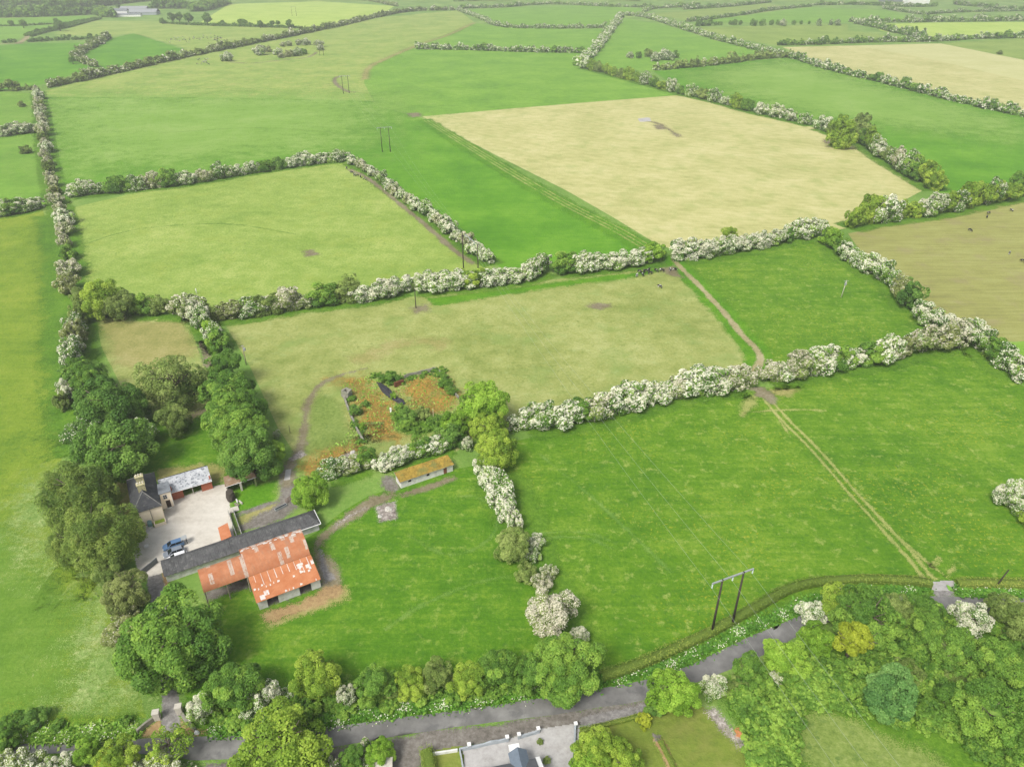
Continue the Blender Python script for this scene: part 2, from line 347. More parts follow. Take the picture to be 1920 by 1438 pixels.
def strip(name, pts, width, mat, z, feather=.8, world=False, step=3, off=0.0):
    C = smooth_line(pts if world else w2(pts), step); n = len(C)
    T = np.gradient(C, axis=0); T /= np.linalg.norm(T, axis=1)[:, None] + 1e-9; N = np.c_[-T[:, 1], T[:, 0]]
    wd = np.interp(np.linspace(0, 1, n), np.linspace(0, 1, len(width)), width) if isinstance(width, (list, tuple)) else np.full(n, width)
    offs = [(-1, 1.5, -1.5), (-1, 0, 0), (0, 0, 2), (1, 0, 0), (1, 1.5, -1.5)]
    V = []; e = []
    for sg, fx, ev in offs:
        V.append(C + N * (off + sg * (wd / 2 + fx * feather))[:, None]); e.append(np.full(n, ev) if sg else np.minimum(wd / 2 / feather, 2))
    V = np.stack(V, 1); e = np.stack(e, 1); e[0] = np.minimum(e[0], -.2); e[-1] = np.minimum(e[-1], -.2)
    I = np.arange(n * 5).reshape(n, 5)
    q = np.stack([I[:-1, :-1], I[1:, :-1], I[1:, 1:], I[:-1, 1:]], -1).reshape(-1, 4)[:, ::-1]
    return edge_mesh(name, V.reshape(-1, 2), q, e.ravel(), mat, z)

gb = MB().poly([(-9000, -1500, 0), (9000, -1500, 0), (9000, 16000, 0), (-9000, 16000, 0)])
tag(gb.build('ground', M['base']), kind='structure')
E_ = -420; F_ = 2400
FIELDS = [
 ('grass_field', [(E_, 420), (0, 400), (80, 392), (100, 470), (112, 560), (115, 690), (125, 800), (110, 900), (120, 1000), (185, 1090), (240, 1220), (275, 1345), (130, 1368), (0, 1375), (E_, 1390)], 'left', .03),
 ('grass_field', [(125, 392), (330, 345), (500, 320), (640, 300), (665, 312), (740, 362), (860, 455), (925, 500), (770, 545), (640, 565), (540, 580), (350, 592), (150, 585)], 'pale', .03),
 ('grass_field', [(84, 180), (420, 181), (560, 184), (690, 185), (708, 199), (790, 222), (905, 287), (1040, 365), (1140, 414), (1240, 470), (1010, 503), (940, 502), (860, 452), (742, 355), (665, 305), (640, 295), (500, 315), (330, 340), (125, 372), (100, 280)], 'upper', .03),
 ('grass_field', [(80, 172), (250, 127), (533, 73), (707, 34), (860, 20), (890, 43), (790, 83), (707, 117), (683, 133), (683, 157), (700, 190), (560, 186), (420, 183), (84, 182)], 'rough', .045),
 ('grass_field', [(890, 43), (927, 50), (1070, 56), (1140, 55), (1130, 75), (1110, 100), (1085, 127), (1170, 150), (1280, 180), (1107, 192), (973, 203), (792, 219), (708, 199), (683, 157), (683, 133), (707, 117), (790, 83)], 'mid', .035),
 ('hay_field', [(792, 219), (973, 203), (1107, 192), (1273, 179), (1400, 208), (1527, 240), (1600, 270), (1680, 315), (1740, 352), (1650, 400), (1590, 428), (1480, 446), (1280, 472), (1255, 466), (1227, 455), (1150, 408), (1063, 358), (900, 276)], 'tan', .04),
 ('grass_field', [(1225, 134), (1413, 114), (1480, 108), (1580, 137), (1713, 170), (1920, 218), (F_, 330), (F_, 400), (1920, 358), (1760, 362), (1690, 320), (1600, 264), (1537, 236), (1413, 205), (1280, 172)], 'upper', .03),
 ('grass_field', [(1167, 34), (1240, 46), (1340, 77), (1455, 99), (1413, 113), (1280, 128), (1223, 134), (1090, 124), (1120, 97), (1140, 60)], 'mid', .03),
 ('grass_field', [(1272, 497), (1350, 480), (1480, 458), (1540, 450), (1600, 492), (1690, 560), (1740, 607), (1650, 662), (1425, 697), (1400, 640), (1340, 568)], 'meadow', .03),
 ('grazed_field', [(420, 605), (640, 572), (780, 556), (830, 552), (1030, 525), (1258, 500), (1340, 585), (1418, 695), (1330, 710), (1100, 770), (960, 790), (930, 800), (850, 850), (640, 880), (560, 862), (520, 800), (470, 690)], 'olive', .03),
 ('tilled_field', [(1590, 438), (1747, 408), (1920, 370), (F_, 300), (F_, 560), (1920, 640), (1880, 640), (1820, 602), (1760, 600), (1700, 548), (1620, 482)], 'brown', .03),
 ('grass_field', [(950, 830), (1100, 800), (1330, 750), (1680, 680), (1820, 652), (1850, 680), (1920, 725), (F_, 830), (F_, 1130), (1870, 1098), (1760, 1096), (1560, 1098), (1480, 1125), (1330, 1195), (1200, 1262), (1130, 1285), (1095, 1210), (1020, 1080), (985, 990), (945, 900)], 'meadow', .03),
 ('grass_field', [(590, 1000), (640, 960), (690, 930), (850, 880), (905, 870), (945, 950), (985, 1030), (1010, 1090), (1060, 1180), (1095, 1250), (900, 1300), (600, 1340), (390, 1370), (345, 1300), (400, 1100), (520, 1040)], 'lush', .03),
 ('paddock', [(180, 598), (350, 592), (380, 680), (400, 740), (360, 790), (250, 770), (190, 650)], 'olive', .03),
 ('garden_grass', [(200, 900), (270, 790), (390, 740), (430, 790), (480, 880), (430, 900), (350, 890), (240, 930)], 'lush', .026),
 ('grass_field', [(1840, 650), (1920, 640), (F_, 560), (F_, 830), (1920, 722)], 'mid', .03),
 ('hay_field', [(1467, 89), (1600, 86), (1763, 82), (1920, 113), (F_, 230), (F_, 325), (1920, 212), (1713, 165), (1580, 132)], 'tan', .04),
 ('mown_strip', [(1600, 86), (1763, 82), (1920, 113), (F_, 230), (F_, 290), (1920, 152), (1740, 110)], 'paletan', .06),
 ('grass_field', [(1763, 82), (1920, 72), (F_, 50), (F_, 230), (1920, 113)], 'dull', .03),
 ('grass_field', [(1300, 52), (1590, 46), (1590, 58), (1720, 73), (1550, 83), (1460, 86), (1360, 70)], 'dull', .03),
 ('grass_field', [(1640, 46), (1750, 43), (1920, 42), (F_, 30), (F_, 45), (1920, 64), (1720, 70), (1650, 58)], 'lime', .05),
 ('grass_field', [(1300, 42), (1520, 14), (1660, 20), (1750, 42), (1590, 43)], 'mid', .03),
 ('grass_field', [(1280, 22), (1440, 8), (1510, 14), (1300, 40), (1215, 27)], 'dull', .03),
 ('grass_field', [(E_, 95), (0, 86), (60, 82), (187, 80), (145, 105), (180, 125), (83, 158), (0, 172), (E_, 190)], 'upper', .03),
 ('grass_field', [(200, 75), (250, 63), (340, 92), (313, 112), (215, 135), (150, 108)], 'upper', .03),
 ('grass_field', [(370, 46), (430, 8), (600, 3), (740, 12), (707, 32), (640, 46), (560, 52)], 'lime', .05),
 ('grass_field', [(100, 64), (170, 40), (300, 40), (365, 48), (560, 54), (400, 98), (340, 108), (345, 90), (250, 62), (200, 70)], 'rough', .04),
 ('grass_field', [(0, 52), (150, 42), (175, 30), (0, 35), (E_, 40), (E_, 58)], 'mid', .03),
 ('grass_field', [(0, 80), (45, 70), (150, 44), (0, 53), (E_, 60), (E_, 88)], 'mid', .03),
 ('grass_field', [(870, 20), (960, 15), (1090, 11), (1220, 17), (1160, 31), (1140, 50), (1000, 52), (930, 46)], 'mid', .03),
 ('grass_field', [(E_, 250), (0, 250), (70, 240), (62, 175), (0, 172), (E_, 190)], 'mid', .03),
 ('grass_field', [(E_, 262), (0, 258), (75, 250), (85, 385), (0, 397), (E_, 415)], 'mid', .03),
]
for f in FIELDS: field(*f)
patch('pale_sheen_grass', [(40, 175), (700, 178), (720, 205), (660, 280), (560, 290), (330, 310), (110, 330)], 'upperfar', .05, 70)  # overlay lightens the far grass for painted sheen
patch('pale_sheen_grass', [(1300, 140), (1480, 112), (1600, 145), (1760, 190), (1920, 235), (1920, 262), (1600, 230), (1450, 200)], 'upperfar', .05, 50)
# ------------------------------------------------------------------ foliage meshes
rng = np.random.default_rng(7)
def sph(n, r=rng):
    v = r.normal(size=(n, 3)); return v / np.linalg.norm(v, axis=1)[:, None]
ICO_V, ICO_F = None, None
def ico():
    global ICO_V, ICO_F
    if ICO_V is None:
        import bmesh
        b = bmesh.new(); bmesh.ops.create_icosphere(b, subdivisions=2, radius=1)
        b.verts.ensure_lookup_table(); ICO_V = np.array([v.co[:] for v in b.verts]); ICO_F = np.array([[v.index for v in f.verts] for f in b.faces]); b.free()
    return ICO_V, ICO_F
def crown(seed, n, leaf, lobes=10, sub=8, rz=.85, blossom=0.0, core=True, open_=0.0, low=-.75, lr=(.34, .5), spread=1.0, drape=0.0, squash=.62):
    """leaf-clump cloud of unit radius around the origin. returns dict of leaf quads, blossom quads, core triangles"""
    r = np.random.default_rng(seed)
    d = sph(lobes * 6, r); d = d[d[:, 2] > low][:lobes]
    # spread the lobe directions apart
    for _ in range(12):
        df = d[:, None] - d[None]; q = (df ** 2).sum(-1) + 1e-3
        d = d + .02 * (df / q[..., None] ** 1.0).sum(1); d /= np.linalg.norm(d, axis=1)[:, None]
        d[:, 2] = np.maximum(d[:, 2], low)
    lrad = r.uniform(*lr, len(d)); ell = np.array([1, 1, rz])
    c = d * ((1 - lrad * r.uniform(.75, 1.05, len(d))) * r.uniform(.84, 1.1, len(d)))[:, None] * ell * spread
    c = np.vstack([c, [[0, 0, -.05]]]); lrad = np.append(lrad, .62 * min(1, rz))
    sc, sr, st, sb = [], [], [], []
    for i in range(len(c)):
        k = sub if i < len(c) - 1 else sub * 2
        dd = sph(k, r)
        sc.append(c[i] + dd * lrad[i] * .72); sr.append(lrad[i] * r.uniform(.26, .58, k))
        st.append(np.clip(r.normal(.48, .16) + r.normal(0, .15, k), .05, .95)); sb.append(np.full(k, r.uniform(.6, 1.3)) * r.uniform(.6, 1.3, k))
    sc = np.vstack(sc); sr = np.concatenate(sr); st = np.concatenate(st); sb = np.concatenate(sb)
    m = int(n * 2.6)
    pick = r.choice(len(sc), m, p=sr ** 2 / (sr ** 2).sum())
    out = sc[pick] / (np.linalg.norm(sc[pick], axis=1)[:, None] + 1e-6)
    dr = sph(m, r) + out * .55 + np.array([0, 0, .25]); dr /= np.linalg.norm(dr, axis=1)[:, None]
    p = sc[pick] + dr * (sr[pick] * r.uniform(.8, 1.12, m))[:, None]
    if drape: p[:, 2] -= drape * r.random(m) ** 2 * np.hypot(p[:, 0], p[:, 1])
    keep = np.ones(m, bool)
    for a in range(0, m, 4000):
        dd = np.linalg.norm(p[a:a + 4000, None] - sc[None], axis=2) / sr[None]
        keep[a:a + 4000] = (dd < .72).sum(1) == 0
    keep &= p[:, 2] > low * rz * 1.15
    if open_:
        ph = r.uniform(0, 6.28, 3); g = np.sin(p[:, 0] * 9 + ph[0]) + np.sin(p[:, 1] * 9 + ph[1]) + np.sin(p[:, 2] * 9 + ph[2])
        keep &= (g > -1.6 + open_ * 2) | (r.random(m) > open_ * 1.6)
    ix = np.nonzero(keep)[0][:n]; p = p[ix]; dr = dr[ix]; pick = pick[ix]; m = len(ix)
    nn = dr * .6 + sph(m, r) * .6 + np.array([0, 0, .45]); nn /= np.linalg.norm(nn, axis=1)[:, None]
    t = np.cross(nn, sph(m, r)); t /= np.linalg.norm(t, axis=1)[:, None]; bt = np.cross(nn, t)
    s = leaf * r.uniform(.55, 1.25, m)[:, None]
    V = np.stack([p - t * s, p - bt * s * squash + nn * s * .15, p + t * s, p + bt * s * squash + nn * s * .15], 1)
    tint = np.clip(st[pick] + r.normal(0, .13, m), 0, 1)
    isb = (r.random(m) < blossom * sb[pick] * np.clip(.75 + .5 * dr[:, 2], .2, 1.3)) if blossom else np.zeros(m, bool)
    res = dict(lv=V[~isb].reshape(-1, 3), lt=tint[~isb], bv=V[isb].reshape(-1, 3) * 1.01, bt=np.clip(r.normal(.5, .2, isb.sum()), 0, 1))
    if core:
        iv, itf = ico(); cv, cf = [], []
        for i in range(0 if n < 1500 else len(c) - 1, len(c)):
            k = 0.55 if i < len(c) - 1 else .68
            cv.append(c[i] + iv * lrad[i] * k * r.uniform(.8, 1.14, (len(iv), 1))); cf.append(itf + len(iv) * (len(cv) - 1))
        cv = np.vstack(cv); cv[:, 2] = np.maximum(cv[:, 2], low * rz)
        res['cv'] = cv; res['cf'] = np.vstack(cf)
    else: res['cv'] = np.zeros((0, 3)); res['cf'] = np.zeros((0, 3), int)
    return res
def quads(n, o=0): return np.arange(n * 4).reshape(-1, 4) + o
def crown_meshes(name, c, leafm, blom=None):
    nl = len(c['lt'])
    V = np.vstack([c['lv'], c['cv']]); q = quads(nl); tr = c['cf'] + nl * 4
    lm = npmesh(name, V, q, leafm, np.concatenate([c['lt'], np.clip(np.random.default_rng(3).normal(.42, .16, len(tr)), 0, 1)]), None, tr)
    bm = None
    if blom is not None and len(c['bt']): bm = npmesh('blossom', c['bv'], quads(len(c['bt'])), blom, c['bt'])
    return lm, bm
BUSH = {   # kind: leaf, blossom material, blossom share, extra
 'W': ('G', 'W', .60, {}), 'V': ('G', 'W', .80, {}), 'P': ('O', 'P', .52, {}), 'M': ('G', 'W', .36, {}), 'Q': ('O', 'W', .42, {}),
 'G': ('G', None, 0, {}), 'B': ('B', None, 0, {}), 'D': ('D', None, 0, {}), 'Y': ('Y', None, 0, {}), 'O': ('O', None, 0, dict(open_=.25)), 'N': ('N', 'P', .15, dict(open_=.2))}
BW = {'W': 'white with blossom', 'V': 'thick with white blossom', 'P': 'faded pinkish blossom', 'M': 'half in white blossom', 'Q': 'grey green with pale blossom', 'G': 'plain green', 'B': 'bright green', 'D': 'dark green', 'Y': 'yellow green', 'O': 'olive green', 'N': 'brownish olive'}
LIB = {}
def bush_lib(kind, hi, v):
    k = (kind, hi, v)
    if k not in LIB:
        lf, bl, sh, ex = BUSH[kind]
        n, leaf = {2: (13000, .043), 1: (6500, .064), 3: (2000, .11), 0: (420, .20)}[hi]
        sd_ = 100 * v + hi * 7 + sum(map(ord, kind))
        c = crown(sd_, n, leaf, lobes=9 if hi else 6, sub=7 if hi else 4, rz=.8, blossom=sh, low=-.8, **(ex if hi else {}))
        LIB[k] = (c,) + (crown_meshes('foliage', c, L[lf], L[bl] if bl else None) if hi else ())
    return LIB[k]
ORD = 'first second third fourth fifth sixth seventh eighth ninth tenth eleventh twelfth thirteenth fourteenth fifteenth sixteenth seventeenth eighteenth nineteenth twentieth'.split()
ORD += ['twenty-' + x for x in ORD[:9]] + ['thirtieth'] + ['thirty-' + x for x in ORD[:9]] + ['fortieth'] + ['forty-' + x for x in ORD[:9]] + ['fiftieth']
pr = random.Random(11)
def bush(kind, loc, R, zs=1.0, label='', group=None, hi=1, name='hawthorn_bush', cat='bush', ang=None):
    lib = bush_lib(kind, hi, pr.randrange(3 if hi == 1 else 2))
    t = thing(name, label, cat, (loc[0], loc[1], 0), pr.uniform(0, 6.28) if ang is None else ang + pr.choice((0, math.pi)) + pr.uniform(-.2, .2), group)
    sx = R * (pr.uniform(.92, 1.1) if ang is None else pr.uniform(1.4, 1.7)); zr = R * zs
    for nm, me in (('foliage', lib[1]), ('blossom', lib[2])):
        if me:
            o = link(nm, me, t, (0, 0, zr * .68)); o.scale = (sx, R * pr.uniform(.95, 1.05) if nm == 'x' else R, zr)
    return t
def line_at(P, s):
    d = np.r_[0, np.cumsum(np.linalg.norm(np.diff(P, axis=0), axis=1))]
    s = s * d[-1]; return np.array([np.interp(s, d, P[:, 0]), np.interp(s, d, P[:, 1])])
def hedge(desc, start, pts, pattern, R, zs=1.1, off=None, hi=1, jit=.2, group='hawthorn bushes in the hedgerows', grass=True):
    P = smooth_line(w2(pts), 2.0); off = .5 * R if off is None else off
    P = P + np.array([0, off]); n = len(pattern); k = 0
    if grass: strip('rank_grass', [tuple(p) for p in P], R * 2.7, 'verge', .07, 1.2, world=True)
    for i, ch in enumerate(pattern):
        if ch == '.': continue
        p = line_at(P, (i + .5) / n) + np.array([pr.uniform(-1, 1), pr.uniform(-1, 1)]) * R * .16
        r = R * pr.uniform(1 - jit, 1 + jit)
        lab = f'{ORD[k]} bush from the {start}, hedge {desc}, {BW[ch]}'
        t_ = line_at(P, min(1, (i + .9) / n)) - line_at(P, max(0, (i + .1) / n))
        bush(ch, p, r * .88, zs * 1.05 * pr.uniform(.84, 1.18), lab, group, hi, ang=math.atan2(t_[1], t_[0])); k += 1
# ---- a hedge or wood far off, one mesh
def mass(name, label, cat, centers, group=None, kind=None, leafs='G', blom='W', hi=0):
    """centers: (x, y, R, zscale, bushkind)"""
    LV, LT, BV, BT, CV, CF = [], [], [], [], [], []; nc = 0
    for (x, y, R, zs, ch) in centers:
        c = bush_lib(ch, hi, pr.randrange(6 if not hi else 3))[0]; a = pr.uniform(0, 6.28); ca, sa = math.cos(a), math.sin(a)
        A = np.array([[ca * R, -sa * R, 0], [sa * R, ca * R, 0], [0, 0, R * zs]]).T
        o = np.array([x, y, R * zs * .66]); tj = pr.uniform(-.22, .22)
        LV.append(c['lv'] @ A + o); LT.append(np.clip(c['lt'] + tj, 0, 1)); BV.append(c['bv'] @ A + o); BT.append(np.clip(c['bt'] + tj * .5, 0, 1))
        CV.append(c['cv'] @ A + o); CF.append(c['cf'] + nc); nc += len(c['cv'])
    LV = np.vstack(LV); LT = np.concatenate(LT); BV = np.vstack(BV); BT = np.concatenate(BT); CV = np.vstack(CV); CF = np.vstack(CF)
    nl, nb = len(LT), len(BT)
    me = npmesh(name, np.vstack([LV, BV, CV]), quads(nl + nb), [L[leafs], L[blom]], np.concatenate([LT, BT, np.clip(np.random.default_rng(3).normal(.42, .16, len(CF)), 0, 1)]),
                np.r_[np.zeros(nl, int), np.ones(nb, int), np.zeros(len(CF), int)], CF + (nl + nb) * 4)
    return tag(link(name, me), label, cat, group, kind)
def far_hedge(label, pts, R=3.2, zs=1.0, kinds='WMGPGM', gap=1.35, leafs='G', blom='W', name='hedgerow', cat='hedge', rows=1, prob=1.0, group='hedgerows between the far fields', kind=None):
    P = smooth_line(w2(pts), 6.0); ln = np.linalg.norm(np.diff(P, axis=0), axis=1).sum(); n = max(2, int(ln / (R * gap)))
    cs = []
    for i in range(n):
        if pr.random() > prob: continue
        for rw in range(rows):
            p = line_at(P, (i + .5) / n) + np.array([pr.uniform(-.3, .3), pr.uniform(-.3, .3) + rw * 1.5]) * R
            cs.append((p[0], p[1] + .5 * R, R * pr.uniform(.75, 1.25), zs * pr.uniform(.8, 1.2), pr.choice(kinds)))
    return mass(name, label, cat, cs, group, kind, leafs, blom)
# ---- trees
TREE = {  # leaf, crown keyword arguments
 'chest': ('G', dict(n=34000, leaf=.03, lobes=16, sub=11, rz=.82, lr=(.28, .42))),
 'green': ('G', dict(n=20000, leaf=.037, lobes=11, sub=9, rz=.9)),
 'dark': ('D', dict(n=20000, leaf=.037, lobes=12, sub=9, rz=.9)),
 'bright': ('B', dict(n=18000, leaf=.038, lobes=10, sub=9, rz=.85)),
 'yellow': ('Y', dict(n=20000, leaf=.034, lobes=12, sub=8, rz=.9, open_=.12)),
 'gold': ('X', dict(n=9000, leaf=.055, lobes=8, sub=8, rz=1.0)),
 'airy': ('O', dict(n=11000, leaf=.034, lobes=14, sub=6, rz=1.0, core=False, open_=.3, lr=(.25, .4))),
 'thin': ('Y', dict(n=3200, leaf=.045, lobes=14, sub=6, rz=.7, core=False, open_=.35, lr=(.25, .38))),
 'olive': ('O', dict(n=16000, leaf=.036, lobes=10, sub=8, rz=.9, open_=.15)),
 'yew': ('E', dict(n=26000, leaf=.05, lobes=18, sub=9, rz=.75, drape=.4, squash=.2, lr=(.3, .45))),
 'blue': ('T', dict(n=18000, leaf=.042, lobes=11, sub=8, rz=.85)),
 'brown': ('N', dict(n=17000, leaf=.034, lobes=9, sub=8, rz=.75, open_=.2)),
 'candle': ('D', dict(n=19000, leaf=.037, lobes=11, sub=9, rz=.9, blossom=.10)),
 'white': ('G', dict(n=16000, leaf=.036, lobes=10, sub=8, rz=.85, blossom=.72)),
 'pink': ('O', dict(n=18000, leaf=.034, lobes=10, sub=8, rz=.8, blossom=.75))}
TL = {}
def tree_lib(kind, v):
    if (kind, v) not in TL:
        lf, kw = TREE[kind]; kw = dict(kw); n = kw.pop('n'); leaf = kw.pop('leaf')
        c = crown(sum(map(ord, kind)) + 31 * v, n, leaf, **kw)
        TL[(kind, v)] = crown_meshes('crown', c, L[lf], L['P'] if kind == 'pink' else L['W'])
    return TL[(kind, v)]
def trunk_mesh(v):
    r = random.Random(v); b = MB()
    b.tube([(0, 0, 0), (.01, 0, .25), (.02, .01, .55), (0, .03, .85)], [.075, .055, .042, .012], 8)
    for i in range(9):
        a = i * 2.4 + r.uniform(-.3, .3); z = r.uniform(.3, .62); e = r.uniform(.3, .5)
        p1 = (math.cos(a) * e * .5, math.sin(a) * e * .5, z + .14); p2 = (math.cos(a) * e, math.sin(a) * e, z + r.uniform(.18, .34))
        b.tube([(.01, .01, z), p1, p2], [.028, .018, .006], 5)
        for s in (-.5, .5):
            b.tube([p1, (math.cos(a + s) * e, math.sin(a + s) * e, z + r.uniform(.2, .34))], [.012, .003], 4)
    return b.mesh('trunk', L['bark'], True)
TRK = [trunk_mesh(i) for i in range(3)]
def tree(kind, cx, cy, wpx, label, ht=1.75, group='trees around the farm and road', name='tree', cat='tree', sq=1.0):
    """cx, cy, wpx: centre and width of the crown in the photograph; ht: total height over crown radius"""
    zc = 5.0
    for _ in range(4):
        p = G(cx, cy, zc); R = wpx / 2 * depth(p) / FPX; zc = R * (ht - .8)
    t = thing(name, label, cat, (p[0], p[1], 0), pr.uniform(0, 6.28), group)
    lm, bm = tree_lib(kind, pr.randrange(2))
    sc = (R * 1.04, R * 1.04 * pr.uniform(.92, 1.04), R * sq)
    o = link('crown', lm, t, (0, 0, zc)); o.scale = sc
    if bm: o = link('blossom', bm, t, (0, 0, zc)); o.scale = sc
    o = link('trunk', TRK[pr.randrange(3)], t); h = R * ht; o.scale = (h * .8, h * .8, h * .95)
    return t
def shrub(kind, cx, cy, wpx, label, zs=1.0, hi=2, name='shrub', cat='shrub', group='shrubs around the farm and road'):
    zc = 2.0
    for _ in range(3):
        p = G(cx, cy, zc); R = wpx / 2 * depth(p) / FPX; zc = R * zs * .68
    return bush(kind, p, R, zs, label, group, hi, name, cat)
# ------------------------------------------------------------------ near hedgerows, bush by bush
hedge('along the left boundary', 'near end', [(142, 690), (146, 640), (150, 600)], 'MPNMO', 4.4, 1.2, 0)
hedge('beside the pale paddock', 'near end', [(137, 560), (130, 500), (126, 450), (118, 410), (105, 370), (95, 330), (86, 280), (80, 230), (74, 190), (70, 172)], 'NPGPPWPPNPPOPPWPOPWPPWPOPPWMP', 4.6, 1.05, 0)
hedge('above the pale paddock', 'left', [(130, 372), (180, 366), (330, 350), (500, 322), (600, 308), (645, 303)], 'WMGMPGWPMWWGDWWWM', 4.5, 1.1)
hedge('beside the silage field', 'far end', [(655, 306), (690, 325), (740, 363), (830, 430), (880, 470), (925, 500)], 'WPPWPMWPWPWMWPWWPWW', 4.2, 1.05, 1.0)
hedge('below the pale paddock', 'left', [(245, 592), (330, 595), (417, 602), (500, 592), (560, 582), (633, 572), (700, 566), (757, 550)], 'GOPQONMOPQGOVVV', 4.6, 1.05)
hedge('above the olive paddock', 'left', [(783, 549), (827, 549), (907, 541), (990, 528), (1023, 514)], 'WWVYWWWWM', 5.0, 1.05)
hedge('by the cattle gap', 'left', [(1047, 518), (1107, 511), (1173, 504), (1235, 491)], 'GWWWVWB', 4.8, 1.05)
hedge('below the hay field', 'left', [(1278, 491), (1347, 482), (1423, 468), (1487, 453), (1540, 446)], 'VVWVVVWDWW', 5.0, 1.1)
hedge('beyond the tilled field', 'left', [(1590, 432), (1647, 420), (1747, 407), (1847, 387), (1940, 366)], 'YYWYYWYMYYMYGM', 5.6, 1.35)
hedge('beside the tilled field', 'far end', [(1552, 458), (1580, 482), (1620, 508), (1655, 530), (1690, 556), (1712, 590)], 'BGWMWMMND', 4.6, 1.2, 1.5)
hedge('past the field corner', 'far end', [(1725, 605), (1770, 625), (1815, 640), (1850, 670), (1885, 697), (1925, 722)], 'WWPWMGMW', 4.6, 1.15, 2)
hedge('below olive paddock', 'left', [(985, 815), (1100, 795), (1200, 771), (1290, 748), (1395, 732)], 'WMWGPWWWWWPWMWP', 4.6, 1.2)
hedge('right of the gap', 'left', [(1435, 720), (1500, 712), (1580, 695), (1673, 679), (1713, 665), (1800, 655)], 'PWPWWGWWGWPNMPNP', 4.6, 1.15)
hedge('under the buttercup meadow', 'top', [(905, 890), (930, 925), (948, 960), (965, 995)], 'VWMVWV', 3.2, 1.15, 0)
hedge('behind the mossy shed', 'left', [(615, 900), (650, 893), (690, 880)], 'MQPG', 3.4, 1.1)
hedge('above the mossy shed', 'left', [(715, 890), (760, 872), (800, 858), (850, 845)], 'VVMGWWD', 3.3, 1.1)
hedge('by the tall garden trees', 'far end', [(365, 585), (378, 610), (398, 632), (420, 660)], 'WVMBMG', 3.8, 1.15, 0)
hedge('at the left edge', 'right', [(72, 392), (40, 400), (0, 408)], 'WMWGW', 4.6, 1.0)
hedge('above the left meadow', 'right', [(66, 248), (35, 252), (0, 258)], 'VWWWW', 5.0, 1.0)
hedge('left of the big yew', 'near end', [(118, 775), (128, 735), (140, 705)], 'ONG', 3.2, 1.1, 0)
# middle distance: yellow willows and hawthorn beyond the hay field
hedge('beyond the hay field', 'left', [(1090, 128), (1123, 136), (1173, 149), (1223, 163), (1280, 178), (1347, 194), (1413, 212), (1480, 227), (1525, 238)], 'WYOYYOYYMGYWGMOMWYGVWWM', 5.4, 1.2)
hedge('by the field corner', 'left', [(1537, 243), (1613, 270), (1647, 293), (1680, 313), (1730, 343), (1765, 362)], 'WOGYOGYMWOMPMGYY', 6.2, 1.25)
shrub('Y', 1578, 252, 62, 'big olive green bush bulging out of the hay field corner', 1.2, 1)
shrub('O', 1618, 235, 44, 'second big olive bush behind the bulging one by the hay field', 1.2, 1)
# ring of hawthorns in the rough pasture
for i, (x, y, wd, k) in enumerate([(487, 95, 26, 'W'), (503, 93, 16, 'N'), (520, 97, 18, 'W'), (527, 105, 14, 'P'), (541, 101, 18, 'N'), (556, 98, 22, 'M'), (568, 97, 16, 'D'), (530, 84, 12, 'P'), (541, 82, 14, 'Q'), (560, 80, 16, 'Q'), (574, 79, 18, 'W'), (598, 82, 20, 'Q'), (600, 90, 15, 'W')]):
    shrub(k, x, y, wd, f'{ORD[i]} hawthorn from the left in the pasture ring, {BW[k]}', .9, 1, 'hawthorn_bush', 'bush', 'ring of hawthorns in the pasture')
shrub('W', 424, 107, 25, 'lone white hawthorn standing left of the hawthorn ring', .9, 1, 'hawthorn_bush', 'bush')
for i, (x, y, wd, k) in enumerate([(1182, 104, 14, 'W'), (1197, 104, 14, 'D'), (1216, 100, 18, 'O'), (1228, 107, 20, 'W'), (1243, 103, 24, 'W'), (1257, 106, 18, 'M'), (1266, 103, 16, 'G')]):
    shrub(k, x, y, wd, f'{ORD[i]} bush from the left in the clump in the green field, {BW[k]}', 1.1, 1, 'hawthorn_bush', 'bush', 'clump of bushes in the green field')
for i, (x, wd) in enumerate([(1370, 9), (1378, 11), (1388, 9), (1413, 14), (1430, 13), (1446, 10), (1459, 10), (1469, 14), (1488, 9), (1502, 7), (1517, 6), (1536, 13), (1558, 10), (1571, 12)]):
    k = 'DDDDDDDWDDDMMM'[i]
    shrub(k, x, 43, wd, f'{ORD[i]} small tree from the left in the spaced row far off', 1.2, 1, 'tree', 'tree', 'spaced row of trees far off')
for x, y, wd, lab in [(47, 281, 24, 'round dark bush alone in the far left field'), (40, 196, 16, 'low bush beside the long left hedge in the upper left field'), (1875, 99, 12, 'single small bush in the dull field at the far right')]:
    shrub('O', x, y, wd, lab, .8, 1)
